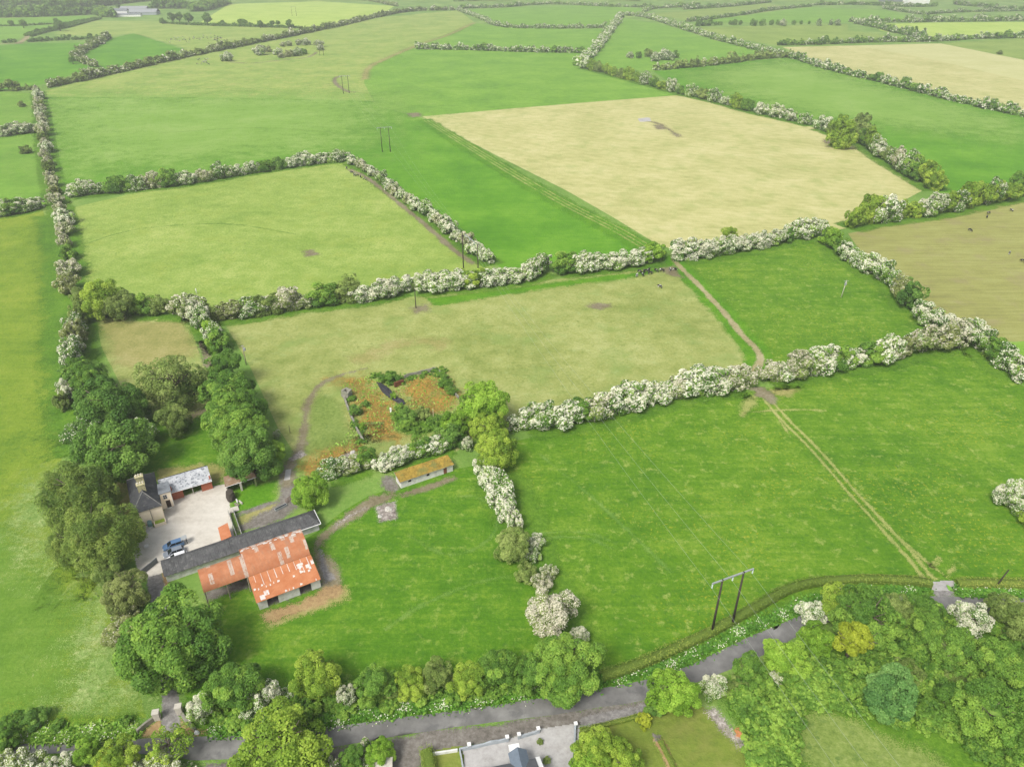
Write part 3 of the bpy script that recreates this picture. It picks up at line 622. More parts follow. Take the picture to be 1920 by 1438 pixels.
# ------------------------------------------------------------------ far hedges, each one mesh
far_hedge('long thick hedge running diagonally above the rough pasture', [(84, 166), (153, 152), (253, 129), (320, 114), (443, 89), (533, 71), (640, 49), (707, 33), (773, 22), (853, 20)], 5.6, .85, 'GOMGOPM', leafs='O', hi=0) if False else far_hedge('long thick hedge running diagonally above the rough pasture', [(84, 166), (153, 152), (253, 129), (320, 114), (443, 89), (533, 71), (640, 49), (707, 33), (773, 22), (853, 20)], 5.8, .85, 'GOMGOPM', 1.2, leafs='O')
far_hedge('hedge at the left edge meeting the long diagonal hedge', [(-150, 176), (0, 172), (62, 170)], 6, .85, 'GOMGN', leafs='O')
for lab, pts, R, zs, kinds, lf in [
 ('crooked hedge between the two bright green fields at left', [(180, 128), (143, 112), (157, 98), (187, 81), (201, 71)], 6, .9, 'GOMP', 'O'),
 ('dark hedge with trees behind the bright left field', [(197, 71), (150, 75), (100, 77), (50, 80)], 3.6, .9, 'DDG', 'D'),
 ('hedge beside the stony lane at far left', [(0, 82), (32, 80)], 4, .9, 'DDG', 'D'),
 ('upper hedge of the narrow lane at far left', [(46, 69), (75, 60), (105, 54), (150, 42), (180, 37)], 3, .9, 'DG', 'D'),
 ('lower hedge of the narrow lane at far left', [(56, 70), (85, 62), (125, 53), (155, 45), (188, 36)], 3, .9, 'DG', 'D'),
 ('thin dark hedge between two fields at far left', [(-150, 53), (0, 50), (60, 48), (150, 43)], 2.2, .9, 'DG', 'D'),
 ('dark hedge under the row of trees below the lime field', [(300, 44), (367, 48), (467, 51), (567, 54)], 4, .8, 'DDG', 'D'),
 ('white flecked hedge curving beside the pale green field', [(860, 21), (880, 28), (903, 37), (927, 48), (960, 53), (1007, 54), (1073, 54), (1137, 53)], 5.2, .85, 'WMWPWQ', 'G'),
 ('long hedge across the top behind the pale green field', [(857, 17), (940, 15), (973, 12), (1023, 9), (1073, 10), (1140, 13), (1223, 15)], 6, .8, 'MQGMP', 'G'),
 ('straight white hawthorn hedge ending in the open pasture', [(780, 93), (873, 95), (940, 97), (1007, 99), (1097, 100)], 5.2, .9, 'WMWWGPW', 'G'),
 ('short white hedge running away from the green field', [(1087, 126), (1117, 97), (1133, 73), (1153, 50), (1163, 33)], 7, .8, 'WWPWM', 'G'),
 ('long white hedge from the far gap down to the right', [(1167, 29), (1207, 33), (1240, 42), (1280, 55), (1347, 76), (1413, 93), (1478, 108)], 5.2, .95, 'WWPWMW', 'G'),
 ('white hawthorn hedge between the hay field and the green field', [(1485, 109), (1530, 124), (1580, 138), (1647, 154), (1713, 171), (1780, 188), (1847, 204), (1930, 222)], 5.0, 1.0, 'WMWGWPM', 'G'),
 ('hedge between the two bright fields right of the clump', [(1226, 133), (1280, 129), (1347, 122), (1413, 113), (1480, 108)], 5.4, .95, 'GQMGO', 'O'),
 ('pale hedge above the far hay field', [(1460, 86), (1547, 84), (1647, 80), (1747, 79), (1830, 74), (1960, 71)], 6, .9, 'QGMGW', 'G'),
 ('hedge at upper right behind the yellow field', [(1593, 42), (1680, 43), (1750, 42), (1850, 41), (1950, 39)], 7, .9, 'MGQWG', 'G'),
 ('faint hedge far off left of the spaced trees', [(1280, 19), (1330, 16), (1380, 12), (1447, 5)], 6, .8, 'MQG', 'G'),
 ('thin hedge between two dull fields far off', [(1287, 42), (1340, 36), (1397, 28), (1450, 20), (1520, 13)], 5, .8, 'QGM', 'G'),
 ('hedge far off running from the gap to the top', [(1207, 23), (1223, 18), (1280, 14), (1310, 10)], 6, .8, 'QMG', 'G'),
 ('dark short hedge leading into the spaced row of trees', [(1305, 50), (1353, 48)], 6, .9, 'DGQ', 'D'),
 ('broken hedge of bushes beside the yellow field', [(1605, 45), (1640, 52), (1680, 62), (1715, 70), (1740, 74)], 6, 1.0, 'MWQG', 'G'),
 ('pale hedge near the top right corner', [(1515, 11), (1613, 10), (1700, 14), (1760, 13)], 7, .8, 'QGD', 'G'),
 ('crooked pale hedge at top right', [(1655, 16), (1700, 24), (1735, 28), (1800, 24), (1950, 21)], 5, .8, 'QGM', 'G'),
 ('hedge at the top right edge of the view', [(1790, 9), (1840, 14), (1880, 18), (1950, 20)], 7, .8, 'QGM', 'G'),
 ('hedge far off above the lime field', [(640, -2), (690, 2), (745, 13)], 6, .8, 'GOM', 'O'),
 ('hedge along the top between far pastures', [(850, 3), (960, 1), (1100, -2), (1200, 3)], 7, .8, 'GOM', 'G')]:
    far_hedge(lab, pts, R, zs, kinds, 1.35, lf)
for lab, pts, R, rows in [('wooded belt below the distant farm', [(-150, 36), (0, 34), (80, 32), (130, 30), (175, 28)], 9, 2), ('wooded belt climbing to the right behind the distant farm', [(75, 27), (133, 19), (183, 13), (250, 5), (330, -4)], 11, 2),
  ('long wood at the top left edge', [(-150, 24), (0, 22), (67, 22)], 9, 1), ('faint wood at the very top left', [(-150, 12), (0, 11), (93, 9)], 10, 2), ('copse right of the distant farm sheds', [(283, 17), (310, 17), (350, 17)], 12, 2),
  ('copse along the edge of the lime field', [(352, 22), (375, 22), (400, 15), (420, 9)], 10, 2), ('trees around the distant farmhouse', [(180, 31), (210, 34)], 9, 2)]:
    far_hedge(lab, pts, R, 1.1, 'GGOD', 1.2, 'G', 'P', 'wood', 'wood', rows, group='woods far off', kind='stuff')
for i, (x, y, wd) in enumerate([(303, 38, 10), (322, 32, 16), (335, 31, 16), (352, 33, 18), (387, 34, 19), (417, 42, 9), (451, 41, 12), (459, 42, 11), (487, 44, 12), (510, 43, 9), (521, 43, 9), (541, 44, 14)]):
    tree('green', x, y, wd, f'{ORD[i]} tree from the left above the dark hedge by the lime field', 2.1, 'row of trees by the lime field')
for x, y, wd, lab in [(20, 43, 10, 'small round tree on the thin hedge, furthest left'), (42, 44, 14, 'larger round tree on the thin hedge at far left'), (110, 47, 18, 'big tree on the narrow lane at far left'), (104, 38, 8, 'small tree behind the thin hedge'), (70, 57, 8, 'small tree standing above the bend of the stony lane'), (130, 68, 7, 'tiny tree on the dark hedge, left one'), (168, 67, 9, 'tiny tree on the dark hedge, right one'), (76, 73, 9, 'dark round tree at the left of the dark hedge'), (221, 12, 9, 'lone tall tree behind the distant farm'), (135, 112, 13, 'dark round tree at the crook of the hedge')]:
    tree('dark', x, y, wd, lab, 2.0, 'lone trees far off')
# ------------------------------------------------------------------ trees near the farm
T = [
 ('chest', 326, 1204, 186, 'huge round green tree overhanging the drive', 1.55, .92), ('brown', 232, 1108, 92, 'brownish olive tree left of the farm drive'), ('olive', 205, 1070, 60, 'small olive tree behind the brownish one by the drive'),
 ('yew', 150, 925, 135, 'dark drooping evergreen behind the house'), ('yew', 190, 1000, 135, 'nearest drooping evergreen, in front of the house'), ('yew', 138, 1010, 90, 'drooping evergreen at the meadow edge'), ('yew', 118, 905, 70, 'low drooping evergreen furthest left'),
 ('candle', 165, 815, 84, 'chestnut tree with pale flower candles beside the left meadow'), ('dark', 218, 842, 128, 'large dark green tree behind the house'), ('candle', 262, 812, 60, 'small chestnut with pale candles beside the lawn'), ('dark', 205, 757, 118, 'broad dark green tree at the left boundary'), ('dark', 240, 765, 80, 'dark green tree joined to the broad one by the lawn'),
 ('green', 168, 712, 70, 'green tree at the near end of the left hedge'), ('green', 150, 690, 50, 'smaller green tree at the end of the left hedge'), ('airy', 318, 715, 118, 'tall thin-leaved olive tree on the garden lawn'), ('dark', 358, 722, 55, 'dark tree behind the thin-leaved one'), ('olive', 322, 786, 68, 'small drooping olive tree on the lawn'),
 ('green', 418, 692, 76, 'tree at the far end of the garden tree row'), ('green', 428, 735, 92, 'second tree from the far end of the garden row'), ('chest', 442, 770, 104, 'third and tallest tree of the garden row'), ('chest', 448, 808, 112, 'fourth tree of the garden row'), ('dark', 468, 850, 108, 'last dark tree of the row beside the open shed'), ('bright', 508, 852, 56, 'small bright tree at the near end of the garden row'),
 ('bright', 581, 922, 74, 'round light green tree beside the long shed'), ('bright', 906, 758, 102, 'bright green tree right of the ruined garden'), ('bright', 853, 796, 60, 'bright green tree left of its taller neighbour by the ruins'), ('yellow', 918, 802, 74, 'yellow green tree below the bright one'), ('yellow', 930, 845, 84, 'loose yellow green tree above the white hedge'),
 ('olive', 962, 1022, 74, 'olive bush tree below the white hedge'), ('pink', 1036, 1150, 104, 'large round tree covered in pinkish blossom'), ('white', 1088, 1193, 40, 'small blossoming tree beside the pinkish one'),
 ('yellow', 592, 1268, 100, 'yellow green tree in the roadside row'), ('green', 440, 1290, 104, 'round green tree beside the drive gate'), ('green', 706, 1282, 84, 'green tree in the middle of the roadside row'), ('olive', 738, 1285, 50, 'narrow olive tree in the roadside row'), ('yellow', 772, 1282, 68, 'yellowish tree in the middle of the roadside row'), ('gold', 771, 1272, 34, 'golden leaved crown among the roadside trees'),
 ('olive', 822, 1268, 66, 'olive tree left of the three big roadside trees'), ('yellow', 878, 1275, 70, 'thin yellow green tree in the roadside row'), ('green', 932, 1255, 82, 'tall green tree in the roadside row'), ('green', 1000, 1262, 78, 'green tree left of the corner tree'), ('chest', 1062, 1255, 132, 'big round green tree at the road corner of the paddock'),
 ('yellow', 528, 1412, 192, 'big yellow green tree at the bottom edge over the road', 1.35, .8), ('thin', 318, 1395, 84, 'thin young tree over the road by the gate'), ('yellow', 222, 1420, 76, 'bright yellow green tree left of the gate'), ('gold', 205, 1432, 60, 'golden green tree at the bottom edge'), ('bright', 163, 1410, 54, 'bright green tree by the road at lower left'), ('green', 5, 1392, 50, 'green tree at the lower left corner'),
 ('green', 660, 1425, 56, 'green tree on the bottom edge beside the gravel opening'), ('bright', 712, 1412, 60, 'bright green tree beside the gravel opening'),
 ('bright', 1262, 1297, 98, 'round bright green tree beside the road'), ('yellow', 1118, 1402, 84, 'yellow green garden tree beside the driveway'), ('yellow', 1172, 1428, 74, 'yellow green garden tree nearer the lawn'), ('bright', 1095, 1432, 56, 'light garden tree at the bottom edge'),
 ('chest', 1622, 1160, 130, 'large green tree at the road bend'), ('gold', 1603, 1192, 76, 'tree with golden yellow leaves at the road bend', 2.6), ('yellow', 1578, 1130, 80, 'yellow green tree beside the road bend'), ('olive', 1680, 1142, 66, 'olive tree right of the road bend'), ('white', 1523, 1152, 56, 'pale flowering tree beside the road'),
 ('bright', 1530, 1200, 72, 'bright green tree below the flowering one'), ('bright', 1472, 1232, 84, 'round bright tree nearest the road'), ('green', 1404, 1258, 66, 'green tree at the near end of the wood'), ('green', 1734, 1146, 72, 'rounded green tree in the wood beside the road'), ('green', 1742, 1190, 78, 'green tree in the middle of the wood'),
 ('white', 1822, 1160, 72, 'round white flowering tree in the wood by the road'), ('olive', 1890, 1152, 84, 'olive tree at the right edge of the wood'), ('olive', 1930, 1175, 90, 'olive tree cut by the right edge'), ('green', 1790, 1228, 98, 'wide green tree in the wood'), ('green', 1872, 1245, 96, 'green tree on the right side of the wood'), ('green', 1925, 1262, 80, 'green tree at the right edge of the wood'), ('olive', 1802, 1278, 56, 'small olive tree in the wood'),
 ('blue', 1672, 1302, 104, 'bluish green tree standing in the scrub'), ('chest', 1860, 1335, 140, 'largest tree of the wood with a broad green crown'), ('green', 1785, 1310, 76, 'green tree left of the largest in the wood'), ('green', 1905, 1395, 84, 'tree at the lower right edge of the wood'), ('olive', 1700, 1262, 56, 'small tree behind the bluish one'), ('green', 1640, 1205, 60, 'small green tree below the golden one')]
for t in T: tree(t[0], t[1], t[2], t[3], t[4], t[5] if len(t) > 5 else 1.75, sq=t[6] if len(t) > 6 else 1.0)
SH = [('V', 122, 735, 36, 'bright white hawthorn standing out of the left tree belt', 1.5), ('W', 876, 833, 26, 'small white hawthorn right of the mossy shed', 1.3), ('V', 1903, 932, 66, 'big white hawthorn at the right edge of the meadow', 1.2), ('Y', 1928, 972, 40, 'yellow green bush below the big white hawthorn', 1),
 ('P', 1018, 1090, 42, 'small pinkish hawthorn above the large round one', 1.2), ('O', 985, 1075, 46, 'low olive bush beside the small pinkish hawthorn', .9), ('M', 1000, 1040, 36, 'part blossomed bush below the white hedge', 1), ('W', 376, 1326, 56, 'white flowering bush beside the drive gate', 1.1), ('W', 492, 1308, 62, 'white flowering bush between two roadside trees', 1.3), ('M', 470, 1330, 50, 'white and green bush on the roadside bank', 1), ('W', 650, 1302, 44, 'narrow white bush in the roadside row', 1.4), ('M', 535, 1305, 40, 'part blossomed bush under the yellow green roadside tree', 1),
 ('Q', 48, 1442, 84, 'grey white flowering bush at the lower left corner', 1.1), ('W', 112, 1438, 62, 'white flowering bush beside the left road end', 1.1), ('Q', 20, 1438, 70, 'pale flowering bush on the bottom edge', 1.1), ('Q', 305, 1446, 70, 'pale flowering bush under the thin tree at the bottom', 1), ('Q', 255, 1444, 50, 'pale bush left of the thin tree at the bottom', 1), ('M', 690, 1430, 40, 'white tufted bush at the bottom by the gravel', 1.1),
 ('D', 62, 1345, 50, 'dark shrub on the meadow bank at lower left', .8), ('G', 28, 1350, 50, 'green shrub at the left end of the meadow bank', .7), ('W', 1337, 1288, 54, 'white flowering bush between the road and the lawn', 1.2), ('Q', 1452, 1268, 34, 'small pale bush in front of the round bright tree', 1), ('X', 1209, 1350, 30, 'golden yellow conifer shrub on the lawn edge', 1.3),
 ('D', 1228, 1330, 40, 'dark shrub between the golden one and the round tree', .9), ('O', 1380, 1290, 50, 'olive shrub at the edge of the scrub', 1), ('D', 668, 770, 26, 'dark shrub on the old garden wall', 1), ('D', 762, 778, 34, 'dark green shrub inside the ruined garden', 1.1), ('B', 738, 742, 14, 'small bright shrub by the black heap', 1.3), ('B', 679, 800, 14, 'small bright shrub on the garden wall end', 1.3), ('G', 765, 795, 34, 'low green shrub in front of the dark one in the ruins', .8), ('G', 750, 765, 22, 'light green shrub in the ruins', .9), ('O', 792, 775, 32, 'greyish shrub in the ruined garden', .9), ('G', 727, 708, 44, 'wide green brambles behind the black heap', .6), ('G', 836, 718, 30, 'bramble bush on the far corner of the ruins', .7), ('G', 848, 732, 26, 'bramble bush sliding down the right wall of the ruins', .7), ('D', 686, 757, 18, 'small dark bush inside the garden wall', .9),
 ('W', 1006, 1016, 36, 'white hawthorn above the part blossomed bush', 1.1), ('Q', 1030, 1072, 32, 'pale bush right of the small pinkish hawthorn', 1.1), ('D', 472, 905, 10, 'small dark bush beside the open shed', 1), ('N', 232, 1185, 70, 'twiggy brown shrub left of the huge drive tree', .9), ('N', 240, 1140, 60, 'twiggy brown shrub below the brownish olive tree', .9), ('W', 519, 815, 16, 'small white hawthorn beside the garden tree row', 1.6)]
BUSH['X'] = ('X', None, 0, {})
for s in SH:
    if s[4]: shrub(*s)
tree('yellow', 190, 560, 84, 'rounded yellow green tree at the corner of the pale paddock', 1.7); tree('olive', 225, 572, 62, 'olive tree right of the rounded yellow green one', 1.7); tree('olive', 160, 560, 56, 'olive tree where the two hedges meet', 1.7)
tree('airy', 655, 535, 44, 'bare thin tree in the hedge below the pale paddock', 1.8); tree('yellow', 1368, 438, 32, 'yellow green tree behind the white hawthorns below the hay field', 1.9)
# ------------------------------------------------------------------ roads, tracks, worn ground
def road(name, up, lo, mat, z):
    U = smooth_line(w2(up), 2); Lw = smooth_line(w2(lo), 2); n = 160
    a = np.array([line_at(U, i / (n - 1)) for i in range(n)]); b = np.array([line_at(Lw, i / (n - 1)) for i in range(n)])
    rows = [a + (b - a) * t for t in (0, .03, .3, .5, .7, .97, 1)]
    r = np.random.default_rng(3)
    wob = np.convolve(r.normal(0, .16, n + 8), np.ones(9) / 9 * 2, 'valid')
    N = (b - a) / np.linalg.norm(b - a, axis=1)[:, None]; rows[0] = rows[0] + N * wob[:, None]; rows[-1] = rows[-1] - N * np.roll(wob, 40)[:, None]
    V = np.stack(rows, 1).reshape(-1, 2); k = len(rows); I = np.arange(n * k).reshape(n, k)
    q = np.stack([I[:-1, :-1], I[:-1, 1:], I[1:, 1:], I[1:, :-1]], -1).reshape(-1, 4)[:, ::-1]
    return tag(link(name, npmesh(name, np.c_[V, np.full(len(V), z * .35)], q, M[mat])), kind='structure')
strip('grass_verge', [(E_, 1397), (0, 1388), (130, 1388), (262, 1380), (370, 1376), (520, 1366), (640, 1354), (760, 1338), (900, 1318), (1080, 1288), (1210, 1262), (1300, 1232), (1400, 1182), (1490, 1140), (1560, 1112), (1690, 1104), (1800, 1104), (1930, 1108), (2300, 1100)], 4.6, 'verge', .05, 1.2)
patch('gravel_verge', [(380, 1432), (500, 1424), (640, 1402), (760, 1378), (900, 1358), (1090, 1330), (1220, 1312), (1222, 1334), (1085, 1362), (960, 1388), (870, 1404), (790, 1416), (780, 1500), (640, 1500), (400, 1500)], 'darkgravel', .06, .8)
patch('layby', [(1090, 1344), (1150, 1334), (1218, 1318), (1222, 1332), (1150, 1350), (1088, 1362)], 'gravel', .075, .5)
road('road', [(E_, 1400), (0, 1393), (50, 1393), (133, 1393), (263, 1386), (370, 1380), (520, 1371), (640, 1361), (760, 1345), (900, 1326), (1080, 1297), (1210, 1275), (1293, 1247), (1390, 1200), (1493, 1156), (1560, 1130), (1630, 1120), (1690, 1117), (1773, 1117), (1847, 1120), (1960, 1120), (2300, 1110)],
     [(E_, 1425), (0, 1416), (57, 1412), (140, 1412), (260, 1412), (380, 1424), (520, 1414), (640, 1398), (760, 1378), (900, 1357), (1090, 1331), (1213, 1312), (1310, 1277), (1423, 1230), (1500, 1190), (1570, 1160), (1640, 1142), (1697, 1136), (1773, 1149), (1847, 1150), (1960, 1150), (2300, 1140)], 'asphalt', .09)
patch('drive', [(273, 1078), (302, 1068), (312, 1120), (322, 1180), (332, 1280), (336, 1330), (338, 1372), (304, 1374), (303, 1330), (303, 1290), (290, 1180), (278, 1110)], 'gravel', .085, .35)
patch('dry_verge', [(262, 1375), (290, 1355), (302, 1345), (303, 1376), (270, 1384)], 'leaflitter', .08, .6)
patch('dry_verge', [(337, 1345), (350, 1360), (368, 1368), (408, 1364), (410, 1374), (370, 1378), (338, 1376)], 'leaflitter', .08, .6)
patch('dry_verge', [(302, 1070), (310, 1066), (318, 1085), (314, 1110), (306, 1106)], 'leaflitter', .08, .5)
# yard and farm tracks
patch('yard', [(258, 1022), (272, 1018), (275, 995), (312, 986), (314, 950), (327, 946), (330, 938), (400, 914), (421, 911), (427, 965), (433, 1008), (428, 1014), (300, 1058), (300, 1072), (268, 1080), (258, 1040)], 'concrete', .10, .35)
patch('pavement', [(254, 990), (272, 985), (276, 996), (257, 998)], 'pavement', .11, .3)
patch('worn_grass', [(215, 905), (245, 905), (262, 1000), (272, 1018), (250, 1020), (225, 960)], 'worn', .06, 1.5)
patch('worn_grass', [(290, 880), (380, 868), (418, 880), (420, 905), (395, 905), (300, 900)], 'worn', .055, 1.5)
patch('worn_grass', [(448, 968), (500, 945), (545, 938), (535, 955), (480, 985), (450, 996)], 'worn', .055, 1.2)
patch('mud', [(525, 880), (545, 860), (560, 862), (550, 900), (555, 930), (560, 945), (530, 975), (450, 1000), (440, 990), (520, 950), (525, 920)], 'darkgravel', .06, 1.2)
patch('rank_grass', [(432, 912), (470, 905), (520, 900), (520, 935), (480, 955), (435, 962)], 'lushsoft', .05, 1.5)
strip('farm_track', [(440, 968), (480, 953), (530, 937)], 1.2, 'darkgravel', .08, .6)
strip('farm_track', [(542, 915), (545, 870), (562, 845), (572, 800), (575, 765), (588, 735), (610, 715), (650, 700), (690, 690)], [3, 2.4, 2.2, 2, 1.6, .8], 'mud', .075, 1.2)
strip('wet_rut', [(538, 900), (541, 880)], .5, 'pavement', .09, .3)
patch('concrete_slab', [(540, 860), (565, 845), (576, 853), (548, 866)], 'rubble', .09, .4)
patch('orange_moss', [(552, 874), (600, 848), (692, 814), (704, 834), (655, 866), (620, 892), (560, 894)], 'moss', .06, 3.0)
patch('orange_moss', [(618, 712), (690, 705), (722, 740), (745, 765), (735, 800), (770, 815), (755, 830), (690, 835), (676, 800), (690, 770), (655, 740)], 'moss', .06, 3.0)
patch('orange_moss', [(755, 718), (805, 702), (830, 702), (858, 745), (845, 765), (800, 785), (770, 760), (752, 735)], 'moss', .06, 3.0)
patch('rubble', [(608, 872), (632, 862), (652, 848), (662, 852), (640, 872), (618, 880)], 'rubble', .07, .8)
patch('rank_grass', [(735, 770), (770, 790), (815, 780), (855, 775), (850, 800), (790, 815), (745, 810)], 'verge', .065, 1.5)
patch('mud', [(715, 892), (738, 890), (750, 915), (735, 925), (710, 905)], 'darkgravel', .065, 1.2)
strip('bare_strip', [(745, 930), (800, 915), (855, 893)], 1.6, 'mud', .07, .8)
strip('farm_track', [(742, 925), (700, 940), (672, 960), (648, 975), (612, 1000), (598, 1018), (596, 1040)], [2.2, 3.5, 3.5, 2.8, 2, 2, 2.5], 'mud', .07, 1.0)
strip('track_stone', [(690, 950), (655, 968), (625, 990)], 1.0, 'rubble', .085, .6)
patch('rubble', [(703, 950), (742, 940), (748, 972), (712, 980)], 'rubble', .08, .8)
patch('mud', [(592, 1020), (625, 1050), (640, 1085), (648, 1110), (610, 1125), (600, 1090), (585, 1040)], 'mud', .065, 1.2)
patch('puddle_mud', [(596, 1025), (606, 1030), (615, 1070), (628, 1085), (612, 1092), (600, 1060)], 'gravel', .085, .6)
patch('barn_floor', [(382, 1112), (464, 1085), (480, 1128), (600, 1085), (605, 1100), (490, 1140), (478, 1120), (470, 1100), (392, 1125)], 'darkgravel', .066, .8)  # dark floor cover added to deepen the shade under the barn roof
patch('dry_litter', [(492, 1150), (560, 1132), (605, 1105), (640, 1095), (645, 1112), (590, 1140), (520, 1163), (495, 1165)], 'leaflitter', .075, .9)
patch('worn_grass', [(590, 1120), (650, 1095), (655, 1120), (560, 1160), (500, 1175)], 'worn', .068, 1.2)
# field tracks
strip('farm_track', [(1262, 476), (1270, 495), (1310, 535), (1350, 578), (1392, 628), (1418, 655), (1426, 675), (1416, 695), (1412, 725)], 2.3, 'track', .08, .7)
strip('deep_grass', [(1262, 476), (1270, 495), (1310, 535), (1350, 578), (1392, 628), (1416, 655), (1422, 678), (1412, 695)], 9, 'lushsoft', .06, 1.6)
patch('deep_grass', [(800, 560), (900, 545), (1030, 530), (1180, 512), (1260, 498), (1262, 504), (1180, 522), (1050, 538), (930, 556), (820, 574)], 'lushsoft', .055, 2.0)
patch('mud', [(1232, 506), (1262, 500), (1278, 520), (1262, 518)], 'mud', .065, 2.0)
patch('mud', [(1102, 572), (1120, 567), (1142, 570), (1146, 575), (1125, 581), (1105, 578)], 'mud', .065, 1.6)
patch('mud', [(770, 577), (800, 570), (806, 582), (778, 588)], 'mud', .065, 2)
patch('mud', [(570, 470), (585, 468), (598, 478), (575, 482)], 'mud', .065, 2)
patch('mud', [(1408, 728), (1428, 724), (1440, 733), (1458, 748), (1455, 760), (1440, 752), (1420, 742)], 'mud', .08, 1.5)
patch('worn_grass', [(1440, 730), (1495, 728), (1480, 745), (1455, 740)], 'worn', .07, 2)
patch('worn_grass', [(1398, 745), (1420, 742), (1418, 760), (1392, 785), (1388, 780)], 'trackg', .07, 1.6)
for o in (-1.0, 1.0):
    strip('wheel_track', [(1432, 742), (1470, 785), (1530, 845), (1600, 925), (1660, 990), (1710, 1045), (1735, 1078), (1750, 1090)], .75, 'trackg', .075, .5, off=o)
strip('wheel_track', [(1650, 980), (1700, 1020), (1745, 1060), (1775, 1080)], .6, 'trackg', .07, .5)
strip('wheel_track', [(1440, 755), (1470, 800), (1482, 820)], .5, 'trackg', .07, .5)
strip('wheel_track', [(1395, 775), (1440, 770), (1500, 768), (1550, 770)], .6, 'trackg', .07, .6)
strip('wheel_track', [(1745, 1065), (1765, 1045)], 1.0, 'trackg', .07, .6); strip('wheel_track', [(1775, 1085), (1790, 1055)], 1.0, 'trackg', .07, .6)
patch('field_gate_slab', [(1748, 1096), (1785, 1093), (1790, 1101), (1754, 1103)], 'pavement', .10, .4)
patch('mud', [(1750, 1104), (1785, 1103), (1790, 1118), (1755, 1118)], 'gravel', .095, .6)
for o in (-2.2, .3, 2.8):
    strip('wheel_track', [(800, 226), (905, 291), (1045, 374), (1150, 428), (1235, 478)], .5, 'trackg', .075, .7, off=o)
strip('deep_grass', [(795, 224), (900, 290), (1040, 373), (1145, 428), (1232, 478)], 12, 'lushsoft', .06, 2.5)
strip('bare_strip', [(655, 318), (690, 335), (738, 373), (800, 424), (850, 468), (890, 497)], 2.6, 'mud', .09, 1.2)
patch('mud', [(765, 213), (785, 212), (790, 218), (772, 220)], 'mud', .07, 4)
strip('bare_strip', [(640, 143), (628, 148), (632, 160), (655, 173), (668, 172)], 3.5, 'mud', .08, 2)
strip('bare_strip', [(430, 117), (470, 119), (520, 114), (575, 108), (595, 98)], 2.5, 'mud', .08, 2)
strip('lane', [(E_, 90), (0, 83), (33, 81), (47, 74), (52, 68)], 7, 'track', .1, 2); strip('lane', [(47, 74), (60, 66), (100, 57), (150, 44), (180, 38)], 3.5, 'track', .09, 1.5)
strip('worn_path', [(890, 43), (840, 66), (790, 83), (720, 112), (690, 130), (684, 150)], 6, 'worn', .08, 4)
strip('field_line', [(1207, 225), (1240, 235), (1275, 258)], 3, 'mud', .08, 3)
patch('puddle', [(1200, 224), (1214, 222), (1216, 227), (1203, 228)], 'pavement', .1, 1)
patch('mud', [(1222, 234), (1245, 236), (1252, 243), (1235, 243)], 'mud', .09, 3)
patch('mud', [(1543, 262), (1585, 266), (1575, 270), (1548, 269)], 'mud', .09, 2)
strip('worn_path', [(372, 640), (385, 660), (392, 690)], 2.4, 'mud', .07, 1.2); strip('worn_path', [(345, 795), (365, 780), (385, 765)], 3, 'mud', .07, 1.5)
patch('worn_grass', [(190, 606), (345, 600), (372, 660), (300, 690), (215, 680)], 'worn', .055, 4)
strip('worn_path', [(660, 680), (720, 655), (790, 640), (840, 650)], 5, 'worn', .05, 4)
patch('green_grass', [(552, 855), (580, 770), (600, 735), (640, 760), (672, 835), (610, 860)], 'midsoft', .05, 2)
patch('green_grass', [(-200, 1000), (60, 980), (150, 1120), (230, 1260), (262, 1345), (0, 1365), (-260, 1380)], 'leftlow', .04, 9)
for q in ([(1000, 1002), (1060, 996), (1120, 1003), (1165, 1025)], [(1000, 1012), (1060, 1006), (1115, 1013), (1158, 1034)], [(1010, 850), (1130, 950), (1260, 1075)], [(720, 1180), (800, 1130), (900, 1090), (960, 1080)], [(760, 1000), (810, 1030), (860, 1040), (920, 1010), (930, 960), (890, 930), (840, 935)], [(150, 460), (260, 430), (420, 420), (560, 440)], [(300, 250), (480, 240), (640, 250)]): strip('wheel_track', q, .55, 'faint', .078, .6)
# long seeding grass on the left meadow edge
for q in [[(170, 1060), (215, 1080), (235, 1180), (270, 1290), (275, 1340), (160, 1350), (120, 1310), (150, 1200), (190, 1150)], [(40, 930), (95, 880), (100, 960), (140, 1050), (170, 1075), (130, 1110), (80, 1060), (30, 1000)]]:
    patch('seeding_grass', q, 'tall', .06, 8)
patch('rank_grass', [(0, 1352), (100, 1348), (270, 1345), (262, 1376), (130, 1386), (0, 1386)], 'verge', .065, 2.5)
strip('rank_grass', [(100, 400), (115, 470), (120, 540), (130, 640), (140, 720), (150, 850)], 16, 'verge', .06, 4)
strip('rank_grass', [(950, 885), (985, 950), (1005, 1000), (1030, 1070), (1080, 1170), (1110, 1250)], 7, 'verge', .06, 2)
patch('rank_grass', [(345, 1320), (450, 1290), (600, 1270), (900, 1250), (1090, 1240), (1140, 1285), (900, 1322), (640, 1358), (420, 1372)], 'verge', .062, 2)
# bungalow plot
patch('forecourt', [(858, 1408), (950, 1392), (1012, 1372), (1080, 1362), (1078, 1520), (840, 1520)], 'pavement', .10, .3)
patch('lawn', [(808, 1416), (860, 1406), (866, 1520), (780, 1520)], 'lawn', .105, .4)
patch('lawn', [(1085, 1378), (1205, 1345), (1235, 1335), (1310, 1330), (1335, 1352), (1372, 1392), (1420, 1438), (1470, 1500), (1080, 1520)], 'lawn', .07, .6)
patch('flower_bed', [(1222, 1385), (1232, 1376), (1243, 1384), (1256, 1408), (1275, 1450), (1258, 1450), (1240, 1412)], 'leaflitter', .09, .3)
patch('soil', [(1222, 1374), (1240, 1378), (1238, 1388), (1228, 1392)], 'darkgravel', .11, .3)
patch('rubble', [(1320, 1330), (1340, 1325), (1375, 1360), (1398, 1385), (1420, 1410), (1400, 1412), (1350, 1370)], 'rubble', .075, .9)
